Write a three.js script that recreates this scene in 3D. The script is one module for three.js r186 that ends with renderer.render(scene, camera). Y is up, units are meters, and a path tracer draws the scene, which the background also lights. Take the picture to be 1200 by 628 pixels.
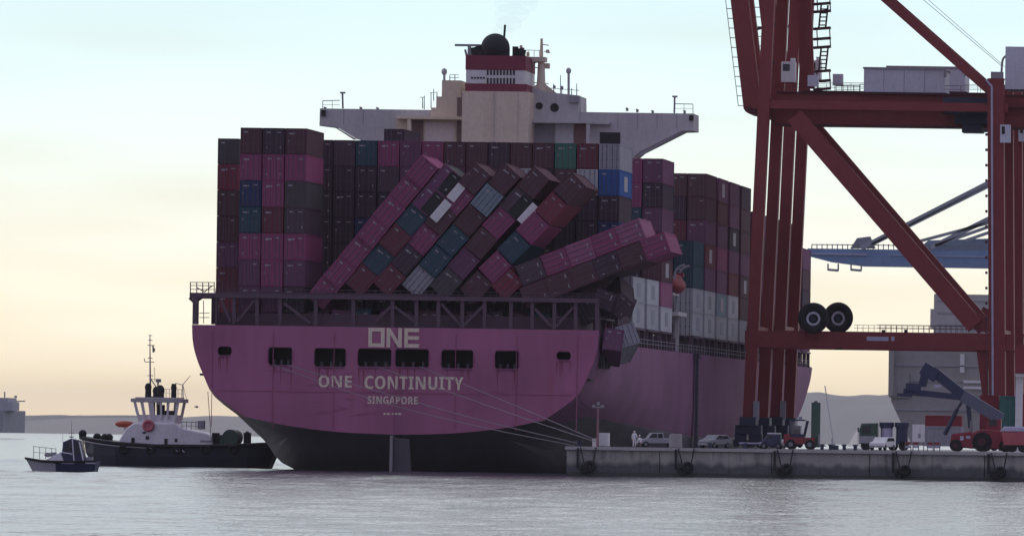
import * as THREE from 'three';
import { mergeGeometries, mergeVertices, toCreasedNormals } from 'three/addons/utils/BufferGeometryUtils.js';
import { FontLoader } from 'three/addons/loaders/FontLoader.js';
import { TextGeometry } from 'three/addons/geometries/TextGeometry.js';
import { MarchingCubes } from 'three/addons/objects/MarchingCubes.js';

// ------------------------------------------------------------------ camera
// The ship lies along z, her transom at z = 0 and her bow towards -z; y = 0 is the water. The photographer stands low on
// the far shore, 850 m astern and 130 m to starboard, with a long lens; the picture is a crop of a wider frame.
const F = 8670, EYE = new THREE.Vector3(129.5, 4.07, 850), ROLL = THREE.MathUtils.degToRad(0.8);
const scene = new THREE.Scene();
const camera = new THREE.PerspectiveCamera(2 * Math.atan(530 / F) * 180 / Math.PI, 3560 / 1060, 10, 40000);
camera.position.copy(EYE);
camera.rotation.set(0, 0, ROLL);
camera.setViewOffset(3560, 1060, 0, 0, 1200, 628);
camera.updateProjectionMatrix();
scene.add(camera);

// ------------------------------------------------------------------ sky, sun, air
const GLOW = THREE.MathUtils.degToRad(28);               // the sun has gone down to the left of the ship
const lerpStops = (stops, e) => {
  if (e <= stops[0][0]) return stops[0].slice(1);
  for (let i = 1; i < stops.length; i++) if (e <= stops[i][0]) {
    const a = stops[i - 1], b = stops[i], t = (e - a[0]) / (b[0] - a[0]), s = t * t * (3 - 2 * t) * 0.35 + t * 0.65;
    return [1, 2, 3].map((k) => a[k] + (b[k] - a[k]) * s);
  }
  return stops[stops.length - 1].slice(1);
};
const SUNSET = [[0, 1.0, .79, .52], [.35, 1.0, .83, .57], [.9, .95, .86, .66], [1.5, .87, .85, .72], [2.1, .79, .85, .78], [2.8, .70, .84, .84], [3.5, .63, .80, .84], [8, .84, .88, .94], [20, .92, .90, .98], [45, .64, .63, .75], [90, .28, .31, .44]];
const AWAY = [[0, .30, .27, .38], [6, .32, .28, .40], [15, .31, .29, .43], [40, .27, .28, .43], [90, .24, .29, .42]];
{
  const W = 4096, H = 2048, veil = noiseGrid(256, 5), px = new Float32Array(W * H * 4);
  for (let j = 0; j < H; j++) {
    const e = ((j + 0.5) / H - 0.5) * 180, a = lerpStops(SUNSET, Math.max(e, 0)), b = lerpStops(AWAY, Math.max(e, 0));
    for (let i = 0; i < W; i++) {
      const az = ((i + 0.5) / W - 0.5) * 2 * Math.PI, x = Math.cos(az), z = Math.sin(az);
      const c = x * -Math.sin(GLOW) + z * -Math.cos(GLOW), w = Math.pow(Math.max(0, (c + 0.35) / 1.35), 0.8), o = (j * W + i) * 4;
      const deg = (i + .5) / W * 360, n = (veil(deg / 2.6 + e * .5, e / .3) - .5) * .6 + (veil(deg / 1.1 + e * 1.3 + 40, e / .13 + 9) - .5) * .4, thin = e > 0 && e < 40 ? 1 + n * .30 * Math.min(1, e * 2) / (1 + e * .12) : 1;   // thin streaked cloud
      for (let k = 0; k < 3; k++) px[o + k] = (b[k] + (a[k] - b[k]) * Math.min(1, w * 1.05)) * (1 + (thin - 1) * [.7, 1, 1.5][k]);
      px[o + 3] = 1;
    }
  }
  const sky = new THREE.DataTexture(px, W, H, THREE.RGBAFormat, THREE.FloatType);
  sky.mapping = THREE.EquirectangularReflectionMapping; sky.magFilter = THREE.LinearFilter; sky.needsUpdate = true;
  scene.background = sky; scene.environment = sky;
}
const sun = new THREE.DirectionalLight(new THREE.Color(1, .78, .55), 0.6);
sun.position.set(-Math.sin(GLOW) * 400, 28, -Math.cos(GLOW) * 400); sun.target.position.set(0, 0, 0);
sun.castShadow = true; sun.shadow.radius = 20;
Object.assign(sun.shadow.camera, { left: -350, right: 350, top: 200, bottom: -200, near: 1, far: 1200 });
scene.add(sun, sun.target);
scene.fog = new THREE.FogExp2(new THREE.Color(.84, .85, .87), 2.6e-5);
const renderer = new THREE.WebGLRenderer({ antialias: true });
renderer.toneMapping = THREE.LinearToneMapping;
renderer.toneMappingExposure = 1.26;
renderer.shadowMap.enabled = true;

// ------------------------------------------------------------------ helpers
let seed = 20240611;
const rnd = () => { seed = (seed * 1664525 + 1013904223) >>> 0; return seed / 4294967296; };
const rr = (a, b) => a + (b - a) * rnd();
// survey(): the real place of something sighted in the picture, once its distance is known
const CA = Math.cos(ROLL), SA = Math.sin(ROLL);
const at = (px, py, z) => { const dx = px - 1780, dy = py - 530, d = (EYE.z - z) / F; return [EYE.x + (dx * CA + dy * SA) * d, EYE.y - (dy * CA - dx * SA) * d, z]; };
const span = (x0, y0, x1, y1, z) => { const [x, y] = at((x0 + x1) / 2, (y0 + y1) / 2, z), d = (EYE.z - z) / F; return { x, y, w: (x1 - x0) * d, h: (y1 - y0) * d }; };

const counts = {};
function numbered(name) { const n = counts[name] = (counts[name] ?? -1) + 1; return n ? `${name}_${String(n).padStart(3, '0')}` : name; }
function tag(o, label, category, group, kind) {
  if (label) o.userData.label = label;
  if (category) o.userData.category = category;
  if (group) o.userData.group = group;
  if (kind) o.userData.kind = kind;
  return o;
}
function thing(name, label, category, [x, y, z] = [0, 0, 0], group) {
  const o = new THREE.Group(); o.name = numbered(name); o.position.set(x, y, z); scene.add(o);
  return tag(o, label, category, group);
}
function metricUV(g) {
  const p = g.attributes.position, n = g.attributes.normal, uv = new Float32Array(p.count * 2);
  for (let i = 0; i < p.count; i++) {
    const ax = Math.abs(n.getX(i)), ay = Math.abs(n.getY(i)), az = Math.abs(n.getZ(i));
    uv[2 * i] = ax > ay && ax > az ? p.getZ(i) : p.getX(i);
    uv[2 * i + 1] = ay >= ax && ay >= az ? p.getZ(i) : p.getY(i);
  }
  g.setAttribute('uv', new THREE.BufferAttribute(uv, 2));
  return g;
}
const UP = new THREE.Vector3(0, 1, 0), V = (a) => new THREE.Vector3(...a);
class MB {
  constructor() { this.g = []; }
  add(g, m) {
    g = g.index ? g.toNonIndexed() : g.clone();
    if (m) g.applyMatrix4(m);
    for (const k of Object.keys(g.attributes)) if (k !== 'position' && k !== 'normal') g.deleteAttribute(k);
    g.morphAttributes = {}; this.g.push(g); return this;
  }
  box(x, y, z, w, h, d, rz = 0, ry = 0, rx = 0) {
    return this.add(new THREE.BoxGeometry(w, h, d), new THREE.Matrix4().compose(new THREE.Vector3(x, y, z), new THREE.Quaternion().setFromEuler(new THREE.Euler(rx, ry, rz)), new THREE.Vector3(1, 1, 1)));
  }
  // a box whose face towards the viewer fills the sighted rectangle at z, going back by depth
  face(x0, y0, x1, y1, z, depth, o = [0, 0, 0]) { const s = span(x0, y0, x1, y1, z); return this.box(s.x - o[0], s.y - o[1], z - depth / 2 - o[2], s.w, s.h, depth); }
  bar(a, b, w, h = w) {                                    // square bar between two points; w lies in the picture plane
    a = V(a); b = V(b); const d = b.clone().sub(a), L = d.length(); d.normalize();
    const zc = new THREE.Vector3(0, 0, 1); if (Math.abs(d.z) > .95) zc.set(0, 1, 0);
    const x = new THREE.Vector3().crossVectors(d, zc).normalize(), z = new THREE.Vector3().crossVectors(x, d);
    return this.add(new THREE.BoxGeometry(w, L, h), new THREE.Matrix4().makeBasis(x, d, z).setPosition(a.add(b).multiplyScalar(.5)));
  }
  rod(a, b, r, r2 = r, n = 8) {
    a = V(a); b = V(b); const d = b.clone().sub(a), L = d.length();
    return this.add(new THREE.CylinderGeometry(r2, r, L, n), new THREE.Matrix4().compose(a.clone().add(b).multiplyScalar(.5), new THREE.Quaternion().setFromUnitVectors(UP, d.normalize()), new THREE.Vector3(1, 1, 1)));
  }
  ball(x, y, z, r, sx = 1, sy = 1, sz = 1, n = 14) { return this.add(new THREE.SphereGeometry(r, n, n), new THREE.Matrix4().makeScale(sx, sy, sz).setPosition(x, y, z)); }
  cyl(x, y, z, r, h, axis = 'y', n = 20, r2 = r) {
    const m = new THREE.Matrix4(); if (axis === 'x') m.makeRotationZ(Math.PI / 2); if (axis === 'z') m.makeRotationX(Math.PI / 2);
    return this.add(new THREE.CylinderGeometry(r2, r, h, n), m.setPosition(x, y, z));
  }
  poly(pts, z, depth, bevel = 0) {                          // outline in metres, extruded back from z
    const g = new THREE.ExtrudeGeometry(new THREE.Shape(pts.map(([x, y]) => new THREE.Vector2(x, y))), { depth: depth - 2 * bevel, bevelEnabled: bevel > 0, bevelSize: bevel, bevelThickness: bevel, bevelOffset: -bevel, bevelSegments: 1 });
    return this.add(g, new THREE.Matrix4().makeTranslation(0, 0, z - depth + bevel));
  }
  tube(pts, r, seg = 24, n = 6) { return this.add(new THREE.TubeGeometry(new THREE.CatmullRomCurve3(pts.map(V)), seg, r, n)); }
  geo() { return metricUV(mergeGeometries(this.g)); }
  each(name, material, parent) { for (const g of this.g) mesh(name, metricUV(mergeGeometries([g])), material, parent); this.g = []; }
  build(name, material, parent) { const m = mesh(name, this.geo(), material, parent); this.g = []; return m; }
}
function mesh(name, g, material, parent = scene) {
  const m = new THREE.Mesh(g, material); m.name = parent === scene ? numbered(name) : name; m.castShadow = m.receiveShadow = true; parent.add(m); return m;
}

// ------------------------------------------------------------------ textures and materials
function noiseGrid(n, s) { const a = new Float32Array(n * n); let q = s; for (let i = 0; i < n * n; i++) { q = (q * 1664525 + 1013904223) >>> 0; a[i] = q / 4294967296; } return (x, y) => { const xi = Math.floor(x), yi = Math.floor(y), fx = x - xi, fy = y - yi, sx = fx * fx * (3 - 2 * fx), sy = fy * fy * (3 - 2 * fy), h = (u, v) => a[((v % n + n) % n) * n + (u % n + n) % n]; return (h(xi, yi) * (1 - sx) + h(xi + 1, yi) * sx) * (1 - sy) + (h(xi, yi + 1) * (1 - sx) + h(xi + 1, yi + 1) * sx) * sy; }; }
function tex(size, metres, fn, srgb = false) {
  const d = new Uint8Array(size * size * 4);
  for (let j = 0; j < size; j++) for (let i = 0; i < size; i++) { const c = fn(i / size, j / size), o = (j * size + i) * 4; for (let k = 0; k < 3; k++) d[o + k] = Math.max(0, Math.min(255, (Array.isArray(c) ? c[k] : c) * 255)); d[o + 3] = 255; }
  const t = new THREE.DataTexture(d, size, size); t.wrapS = t.wrapT = THREE.RepeatWrapping; t.magFilter = THREE.LinearFilter; t.minFilter = THREE.LinearMipmapLinearFilter; t.generateMipmaps = true;
  if (srgb) t.colorSpace = THREE.SRGBColorSpace;
  t.repeat.set(1 / metres, 1 / metres); t.needsUpdate = true; return t;
}
const N1 = noiseGrid(64, 11), N2 = noiseGrid(128, 23), N3 = noiseGrid(32, 37);
const grime = tex(512, 17, (u, v) => { const big = N3(u * 32 / 4, v * 8), streak = N2(u * 128, v * 8), fine = N1(u * 64, v * 64); return .74 + .12 * big + .1 * streak + .08 * fine - (streak > .78 ? .1 : 0); });
const hullWear = tex(512, 41, (u, v) => { const big = N3(u * 8, v * 8), streak = N2(u * 128, v * 4), s2 = N1(u * 64, v * 16), k = .66 + .3 * big + .1 * s2; const rust = Math.max(0, streak - .8) * 1.3; return [k, k * (1 - rust * .25), k * (1 - rust * .6)]; });
const concrete = tex(512, 9, (u, v) => { const b = N3(u * 8, v * 8), f = N2(u * 128, v * 128), s = N1(u * 64, v * 8); return .62 + .2 * b + .12 * f + .1 * s; });
const ribs = tex(64, .56, (u) => { const t = (u * 2) % 1; return t < .35 ? 1 : t < .5 ? 1 - (t - .35) / .15 : t < .85 ? 0 : (t - .85) / .15; });
const wallStain = tex(512, 32, (u, v) => { const y = v * 32, x = u, line = 1.35 + .5 * N3(x * 32, 3) + .25 * N1(x * 64, 9), wet = Math.min(1, Math.max(0, (line - y) / .55)), drip = N2(x * 128, y * .35), b = N3(x * 32, y * .9), f = N1(x * 64 * 4, y * 6); const k = .6 + .2 * b + .14 * f - (drip > .66 ? (drip - .66) * .9 : 0); return [k * (1 - .72 * wet), k * (1 - .68 * wet), k * .97 * (1 - .64 * wet)]; });
const ripple = tex(512, 23, (u, v) => .5 + .25 * (N1(u * 16, v * 16) - .5) + .3 * (N1(u * 64 + 7, v * 64) - .5) + .3 * (N2(u * 128, v * 128) - .5));
const mat = (r, g, b, roughness = .7, o = {}) => new THREE.MeshStandardMaterial({ color: new THREE.Color(r, g, b), roughness, map: grime, ...o });
const M = {
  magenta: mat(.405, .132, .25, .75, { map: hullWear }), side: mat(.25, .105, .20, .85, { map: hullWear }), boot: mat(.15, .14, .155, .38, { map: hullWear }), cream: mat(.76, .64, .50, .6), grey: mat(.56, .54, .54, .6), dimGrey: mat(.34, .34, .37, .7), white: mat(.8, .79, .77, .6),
  deck: mat(.16, .05, .05, .8), black: mat(.02, .02, .022, .7), soot: mat(.03, .03, .035, .9), lash: mat(.13, .08, .11, .8), door: mat(.2, .13, .12, .7), funnelRed: mat(.23, .03, .065, .7),
  craneRed: mat(.24, .031, .036, .6), craneDark: mat(.08, .018, .028, .7), steel: mat(.2, .2, .22, .5), bogie: mat(.03, .04, .08, .6), rubber: mat(.018, .018, .02, .9), house: mat(.62, .64, .72, .6),
  tug: mat(.022, .027, .05, .55), tugWhite: mat(.9, .88, .9, .55), orange: mat(.5, .1, .05, .6), concrete: new THREE.MeshStandardMaterial({ color: new THREE.Color(.42, .40, .38), roughness: .9, map: concrete, bumpMap: concrete, bumpScale: .03 }),
  wall: new THREE.MeshStandardMaterial({ color: new THREE.Color(.47, .45, .41), roughness: .85, map: wallStain, bumpMap: concrete, bumpScale: .05 }),
  quayDeck: new THREE.MeshStandardMaterial({ color: new THREE.Color(.3, .29, .28), roughness: .92, map: concrete }), wet: mat(.06, .065, .055, .5), letter: mat(.85, .72, .57, .8), rope: mat(.3, .26, .29, .9),
  glass: new THREE.MeshStandardMaterial({ color: new THREE.Color(.02, .025, .03), roughness: .08 }), blue: mat(.2, .31, .5, .7), farStay: mat(.34, .38, .42, .8), farGrey: mat(.34, .32, .30, .8), farBlue: mat(.28, .3, .34, .8), stacker: mat(.25, .022, .04, .5), navy: mat(.03, .04, .09, .5),
  green: mat(.05, .1, .07, .6), skin: mat(.5, .32, .24, .7, { map: null }), clear: new THREE.MeshPhysicalMaterial({ color: 0xffffff, transmission: 1, thickness: 0, roughness: .05, ior: 1.45 }), lilac: mat(.5, .48, .62, .6), red: mat(.26, .025, .04, .6), jade: mat(.05, .19, .16, .6),
};

// ------------------------------------------------------------------ water: one sheet, with real waves where they can be seen
{
  const x0 = -160, x1 = 200, z0 = -230, z1 = 640, dx = .75, dz = .85, nx = Math.round((x1 - x0) / dx), nz = Math.round((z1 - z0) / dz);
  const waves = [];
  for (let i = 0; i < 26; i++) { const L = 2.2 * Math.pow(1.135, i), a = rr(-1.15, 1.15) + Math.PI / 2, k = 2 * Math.PI / L; waves.push([Math.cos(a) * k, Math.sin(a) * k, rr(0, 6.28), .0056 * Math.pow(L, .62) * rr(.5, 1.1)]); }
  const pos = new Float32Array((nx + 1) * (nz + 1) * 3), idx = new Uint32Array(nx * nz * 6);
  for (let j = 0, o = 0; j <= nz; j++) for (let i = 0; i <= nx; i++) {
    const x = x0 + (x1 - x0) * i / nx, z = z0 + (z1 - z0) * j / nz; let h = 0;
    for (const [kx, kz, p, a] of waves) h += a * Math.sin(kx * x + kz * z + p);
    const calm = .45 + .75 * N3(x / 34 + 5, z / 70) * 1.2, edge = Math.min(1, (x - x0) / 20, (x1 - x) / 20, (z - z0) / 30, (z1 - z) / 30);
    pos[o++] = x; pos[o++] = h * calm * Math.max(0, edge); pos[o++] = z;
  }
  for (let j = 0, o = 0; j < nz; j++) for (let i = 0; i < nx; i++) { const a = j * (nx + 1) + i, b = a + nx + 1; idx[o++] = a; idx[o++] = b; idx[o++] = a + 1; idx[o++] = a + 1; idx[o++] = b; idx[o++] = b + 1; }
  const near = new THREE.BufferGeometry(); near.setAttribute('position', new THREE.BufferAttribute(pos, 3)); near.setIndex(new THREE.BufferAttribute(idx, 1)); near.computeVertexNormals();
  const parts = [near.toNonIndexed()], R = 22000;
  const quad = (a, b, c, d) => { const g = new THREE.BufferGeometry(); g.setAttribute('position', new THREE.BufferAttribute(new Float32Array([a, 0, c, a, 0, d, b, 0, d, a, 0, c, b, 0, d, b, 0, c]), 3)); g.computeVertexNormals(); parts.push(g); };
  quad(-R, x0, -R, R); quad(x1, R, -R, R); quad(x0, x1, -R, z0); quad(x0, x1, z1, R);
  const water = new THREE.MeshPhysicalMaterial({ color: new THREE.Color(.03, .042, .055), roughness: .17, ior: 1.33, bumpMap: ripple, bumpScale: .13 });
  tag(mesh('water', metricUV(mergeGeometries(parts)), water), 'rippled grey harbour water reflecting the evening sky', 'water', null, 'structure');
}
// hills far across the bay
{
  const pos = [], nx = 1400, nz = 12, X0 = -9000, X1 = 4200, Z0 = -16200, Z1 = -19500, h = new Float32Array((nx + 1) * (nz + 1));
  const nh = noiseGrid(256, 71);
  for (let j = 0; j <= nz; j++) for (let i = 0; i <= nx; i++) {
    const x = X0 + (X1 - X0) * i / nx, t = j / nz, u = x / 800;
    let top = 48 + 92 * THREE.MathUtils.smoothstep(x, -2700, -1700) + 13 * (nh(u * 1.3, 1) - .5) + 10 * (nh(u * 5, 7) - .5) + 4 * (nh(u * 26, 3) - .5);
    if (x > -3692 && x < -3602) top += 13 * THREE.MathUtils.smoothstep(x, -3692, -3686) * (1 - THREE.MathUtils.smoothstep(x, -3608, -3602));
    if (x > -3780 && x <= -3700) top += 9 * Math.sin((x + 3780) / 80 * Math.PI);
    h[j * (nx + 1) + i] = -2 + (top + 2) * Math.min(1, Math.sin(Math.min(1, t * 1.5) * Math.PI / 2)) * (.86 + .14 * nh(u * 7, t * 9 + 20));
  }
  const P = (i, j) => [X0 + (X1 - X0) * i / nx, h[j * (nx + 1) + i], Z0 + (Z1 - Z0) * j / nz];
  for (let j = 0; j < nz; j++) for (let i = 0; i < nx; i++) pos.push(...P(i, j), ...P(i + 1, j), ...P(i + 1, j + 1), ...P(i, j), ...P(i + 1, j + 1), ...P(i, j + 1));
  const g = new THREE.BufferGeometry(); g.setAttribute('position', new THREE.BufferAttribute(new Float32Array(pos), 3)); g.computeVertexNormals();
  tag(mesh('hills', metricUV(g), new THREE.MeshStandardMaterial({ color: new THREE.Color(.22, .22, .2), roughness: 1 })), 'low hazy hills along the far shore', 'hills', null, 'structure');
}

// ------------------------------------------------------------------ quay
const QY = 3.27, QX = 25.2, QZ = 41;
{
  const q = tag(new THREE.Group(), 'grey concrete container quay with a joined front wall', 'quay', null, 'structure'); q.name = 'quay'; scene.add(q);
  new MB().box((QX + 420) / 2, QY / 2 - 2.4, (QZ - 1.2 - 520) / 2, 420 - QX - 1.2, QY + 4.4, QZ + 520 - 1.2).build('fill', M.quayDeck, q);
  let x = QX;                                               // wall panels, joints left open
  while (x < 150) { const w = Math.min(11.2 + rr(-1.5, 1.5), 151 - x); new MB().box(x + w / 2 - .04, 1.72, QZ - .55 + rr(-.03, .03), w - .09, 2.4, 1.1).build('wall_panel', M.wall, q); x += w; }
  new MB().box((QX + 420) / 2, QY - .18, QZ - .45, 420 - QX + .3, .35, 1.5).build('coping', mat(.5, .48, .45, .9, { map: concrete }), q);
  new MB().box((QX + 420) / 2, -.3, QZ - .6, 420 - QX, 1.62, 1.22).build('tide_band', M.wet, q);
  for (let z = 20; z > -330; z -= 14.6) new MB().box(QX + .5, 1.6, z, 1, 3.0, 14.4).build('wall_panel', M.concrete, q);
}

// ------------------------------------------------------------------ the ship
const ship = thing('container_ship', 'huge magenta container ship moored stern-on with collapsed deck stacks', 'container ship');
{
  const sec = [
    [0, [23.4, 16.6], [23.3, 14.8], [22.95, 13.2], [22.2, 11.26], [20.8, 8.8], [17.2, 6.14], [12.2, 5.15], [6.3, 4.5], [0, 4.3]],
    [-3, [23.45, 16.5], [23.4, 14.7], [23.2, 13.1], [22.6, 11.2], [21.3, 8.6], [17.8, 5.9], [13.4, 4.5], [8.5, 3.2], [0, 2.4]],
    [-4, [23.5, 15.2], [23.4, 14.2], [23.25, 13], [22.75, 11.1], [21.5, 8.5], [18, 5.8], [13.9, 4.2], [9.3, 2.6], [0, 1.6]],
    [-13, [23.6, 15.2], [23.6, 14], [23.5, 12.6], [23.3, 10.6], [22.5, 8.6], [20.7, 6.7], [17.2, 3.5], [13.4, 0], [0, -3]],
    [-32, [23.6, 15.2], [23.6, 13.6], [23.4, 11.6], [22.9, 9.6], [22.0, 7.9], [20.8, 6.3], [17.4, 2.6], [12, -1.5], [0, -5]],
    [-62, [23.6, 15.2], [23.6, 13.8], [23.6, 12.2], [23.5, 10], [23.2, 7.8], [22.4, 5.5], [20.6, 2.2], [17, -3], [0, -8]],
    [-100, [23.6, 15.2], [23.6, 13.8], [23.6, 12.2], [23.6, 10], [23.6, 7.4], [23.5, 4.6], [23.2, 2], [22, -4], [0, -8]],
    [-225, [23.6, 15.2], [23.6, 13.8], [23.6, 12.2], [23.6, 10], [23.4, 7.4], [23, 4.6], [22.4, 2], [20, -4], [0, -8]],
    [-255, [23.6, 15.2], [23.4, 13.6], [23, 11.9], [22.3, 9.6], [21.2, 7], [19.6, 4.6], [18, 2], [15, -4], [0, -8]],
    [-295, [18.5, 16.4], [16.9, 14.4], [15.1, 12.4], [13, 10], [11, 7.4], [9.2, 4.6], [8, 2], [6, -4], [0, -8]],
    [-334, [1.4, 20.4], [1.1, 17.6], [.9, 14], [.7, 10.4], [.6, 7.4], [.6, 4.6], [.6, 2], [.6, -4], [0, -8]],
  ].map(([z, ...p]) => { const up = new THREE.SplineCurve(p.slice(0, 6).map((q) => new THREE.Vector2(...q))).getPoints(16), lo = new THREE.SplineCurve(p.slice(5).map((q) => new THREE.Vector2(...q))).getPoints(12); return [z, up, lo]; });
  const loft = (k) => {
    const tri = [];
    for (let s = 0; s < sec.length - 1; s++) for (let i = 0; i < sec[0][k].length - 1; i++) for (const m of [1, -1]) {
      const A = sec[s], B = sec[s + 1], P = (S, n) => [S[k][n].x * m, S[k][n].y, S[0]], q = [P(A, i), P(B, i), P(B, i + 1), P(A, i + 1)];
      for (const n of m > 0 ? [0, 3, 2, 0, 2, 1] : [0, 1, 2, 0, 2, 3]) tri.push(...q[n]);
    }
    const g = new THREE.BufferGeometry(); g.setAttribute('position', new THREE.BufferAttribute(new Float32Array(tri), 3)); g.computeVertexNormals();
    return metricUV(toCreasedNormals(g, .5));
  };
  mesh('hull', loft(1), M.side, ship);  // transom paint in a darker copy, the side's shade put into its colour
  mesh('boot_top_and_shade', loft(2), M.boot, ship);  // boot-top paint, its edge raised towards the stern to paint in shade
  { const tri = []; for (let s = 0; s < sec.length - 1; s++) { const a = sec[s][1][0], b = sec[s + 1][1][0], A = sec[s][0], B = sec[s + 1][0]; const q = [[-a.x, a.y - .9, A], [a.x, a.y - .9, A], [b.x, b.y - .9, B], [-b.x, b.y - .9, B]]; if (s > 1) for (const v of q) v[1] += .85; for (const n of [0, 1, 2, 0, 2, 3]) tri.push(...q[n]); } const g = new THREE.BufferGeometry(); g.setAttribute('position', new THREE.BufferAttribute(new Float32Array(tri), 3)); g.computeVertexNormals(); mesh('deck', metricUV(g), M.deck, ship); }
  // transom plate with its mooring openings
  const out = [...sec[0][1], ...sec[0][2].slice(1)], sh = new THREE.Shape([...out, ...out.slice(1, -1).reverse().map((p) => new THREE.Vector2(-p.x, p.y)), new THREE.Vector2(-out[0].x, out[0].y)]);
  const ports = [[252.5, 406, 269, 416.5, .5], [312, 407, 340, 428, .35], [366, 408, 403, 430, .4], [417, 408.5, 456.5, 430, .4], [461, 409, 500.5, 430.5, .4], [515, 410, 552.5, 432, .4], [578, 411, 606, 432.5, .35], [650, 412, 667, 422, .5]];
  for (const [a, b, c, d, r] of ports) {
    const s = span(a, b, c, d, 0), h = new THREE.Path(), x0 = s.x - s.w / 2, x1 = s.x + s.w / 2, y0 = s.y - s.h / 2, y1 = s.y + s.h / 2;
    h.moveTo(x0 + r, y0); h.lineTo(x1 - r, y0); h.quadraticCurveTo(x1, y0, x1, y0 + r); h.lineTo(x1, y1 - r); h.quadraticCurveTo(x1, y1, x1 - r, y1); h.lineTo(x0 + r, y1); h.quadraticCurveTo(x0, y1, x0, y1 - r); h.lineTo(x0, y0 + r); h.quadraticCurveTo(x0, y0, x0 + r, y0);
    sh.holes.push(h);
    const m = new MB(); m.bar([x0 + r * .4, y0 - .02, .06], [x1 - r * .4, y0 - .02, .06], .14, .2); m.bar([x0 + r * .4, y1 + .02, .06], [x1 - r * .4, y1 + .02, .06], .1, .16); m.bar([x0 - .02, y0 + r, .06], [x0 - .02, y1 - r, .06], .1, .16); m.bar([x1 + .02, y0 + r, .06], [x1 + .02, y1 - r, .06], .1, .16);
    m.build('opening_rim', mat(.28, .08, .19, .7), ship);
    if (s.w > 2.4) { const b = new MB(); for (let i = 0; i < 3; i++) b.cyl(x0 + s.w * (.2 + .3 * i), y0 + .15, -.9, .16, .9, 'y', 10); b.box(s.x, y0 - .1, -.9, s.w * .9, .3, .9); b.each('fairlead', mat(.1, .1, .115, .7), ship); }
  }
  const tg = new THREE.ExtrudeGeometry(sh, { depth: .25, bevelEnabled: false }); tg.translate(0, 0, -.25);
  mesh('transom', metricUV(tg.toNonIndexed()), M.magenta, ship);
  { const m = new MB(); m.box(0, 13.2, -7.5, 45, 6, .3).box(0, 10.9, -3.9, 45, .25, 7).box(0, 15.6, -3.9, 45, .25, 7); for (const x of [-17, -8.5, -2, 4, 9.5, 18]) m.box(x, 12, -4.5, 2.6, 2, 2.4); m.build('mooring_deck', M.black, ship); }  // inside painted black to deepen the shade behind the openings
  { const m = new MB(); for (let x = -21; x <= 21; x += 7) m.box(x, 10.4, .04, .07, 11, .06); m.box(0, 9.1, .035, 41, .06, .05); m.build('weld_seam', mat(.39, .105, .21, .75), ship); }
  for (const z of [-3, -5.4, -8]) new MB().box(23.5 + (z < -4 ? .02 : -.02), 13.3, z, .5, 2.1, .9).build('side_chock', M.black, ship);
  { // old stains run down below the openings and along the seams
    const m = new MB(); for (const [a, , c, d] of ports) for (let i = 0; i < 5; i++) { const x = rr(a, c), l = rr(8, 34), w = rr(.7, 2.2), p = at(x, d + 1.5, 0), q = at(x + rr(-1, 1), d + l, 0); m.poly([[p[0] - w * .05, p[1]], [q[0], q[1]], [p[0] + w * .05, p[1]]], .006 + .0012 * i, .004); }
    m.build('rust_streak', mat(.27, .07, .12, .85), ship).userData.kind = 'stuff';
    for (let i = 0; i < 46; i++) { const x = rr(250, 670), y = rr(432, 492); if ((x - 460) ** 2 / 44000 + (y - 400) ** 2 / 9500 > .92) continue; const [X, Y] = at(x, y, 0), w = rr(.5, 2.6), h = rr(.04, .16), t = rr(-.25, .25); m.poly([[X - w, Y - w * t], [X - w * .3, Y + h], [X + w, Y + w * t], [X + w * .2, Y - h]].reverse(), .014 + .0004 * i, .004); }
    m.build('scuff', mat(.36, .115, .215, .85), ship).userData.kind = 'stuff';
  }
  // rudder and its post
  new MB().poly([[-.3, -1], [.05, -1], [.05, 4.2], [-.25, 4.2]], 1.2, 1.1).build('rudder_post', mat(.3, .27, .28, .7), ship);
  new MB().poly([[.1, -1], [2.2, -1], [1.9, 3.8], [.1, 4.0]], 0.8, .7).build('rudder', mat(.075, .07, .085, .6), ship);
  // lettering on the transom
  const font = await new FontLoader().loadAsync('fonts/droid/droid_sans_bold.typeface.json');
  const text = (str, x0, y0, x1, y1) => {
    const g = new TextGeometry(str, { font, size: 1, depth: .03, curveSegments: 5 }); g.computeBoundingBox(); const b = g.boundingBox, s = span(x0, y0, x1, y1, 0);
    g.translate(-(b.min.x + b.max.x) / 2, -(b.min.y + b.max.y) / 2, 0); g.scale(s.w / (b.max.x - b.min.x), s.h / (b.max.y - b.min.y), 1); g.translate(s.x, s.y, .004);
    return g;
  };
  new MB().add(text('ONE', 371, 440, 410, 454)).add(text('CONTINUITY', 425, 441, 541, 456.5)).build('name_lettering', M.letter, ship);
  new MB().add(text('SINGAPORE', 428.5, 464.5, 487.5, 473.5)).build('port_lettering', M.letter, ship);
  { // block logo letters
    const s = span(429.5, 384.5, 489, 407, 0), X = (u) => s.x - s.w / 2 + u * s.w, Y = (v) => s.y - s.h / 2 + v * s.h, t = .42, m = new MB(), w = s.w * .29, H = s.h, z = .05;
    const r = (x0, y0, x1, y1) => m.box((x0 + x1) / 2, (y0 + y1) / 2, z, x1 - x0, y1 - y0, .06);
    r(X(0), Y(0), X(0) + t, Y(1)); r(X(.32) - t, Y(0), X(.32), Y(1)); r(X(0) + t, Y(1) - t, X(.32) - t, Y(1)); r(X(0) + t, Y(0), X(.32) - t, Y(0) + t);
    r(X(.36), Y(0), X(.36) + t, Y(1)); r(X(.66) - t, Y(0), X(.66), Y(1)); m.poly([[X(.36) + t, Y(1)], [X(.36) + t, Y(1) - .75], [X(.66) - t, Y(0)], [X(.66) - t, Y(0) + .75]], z + .03, .06);
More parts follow.
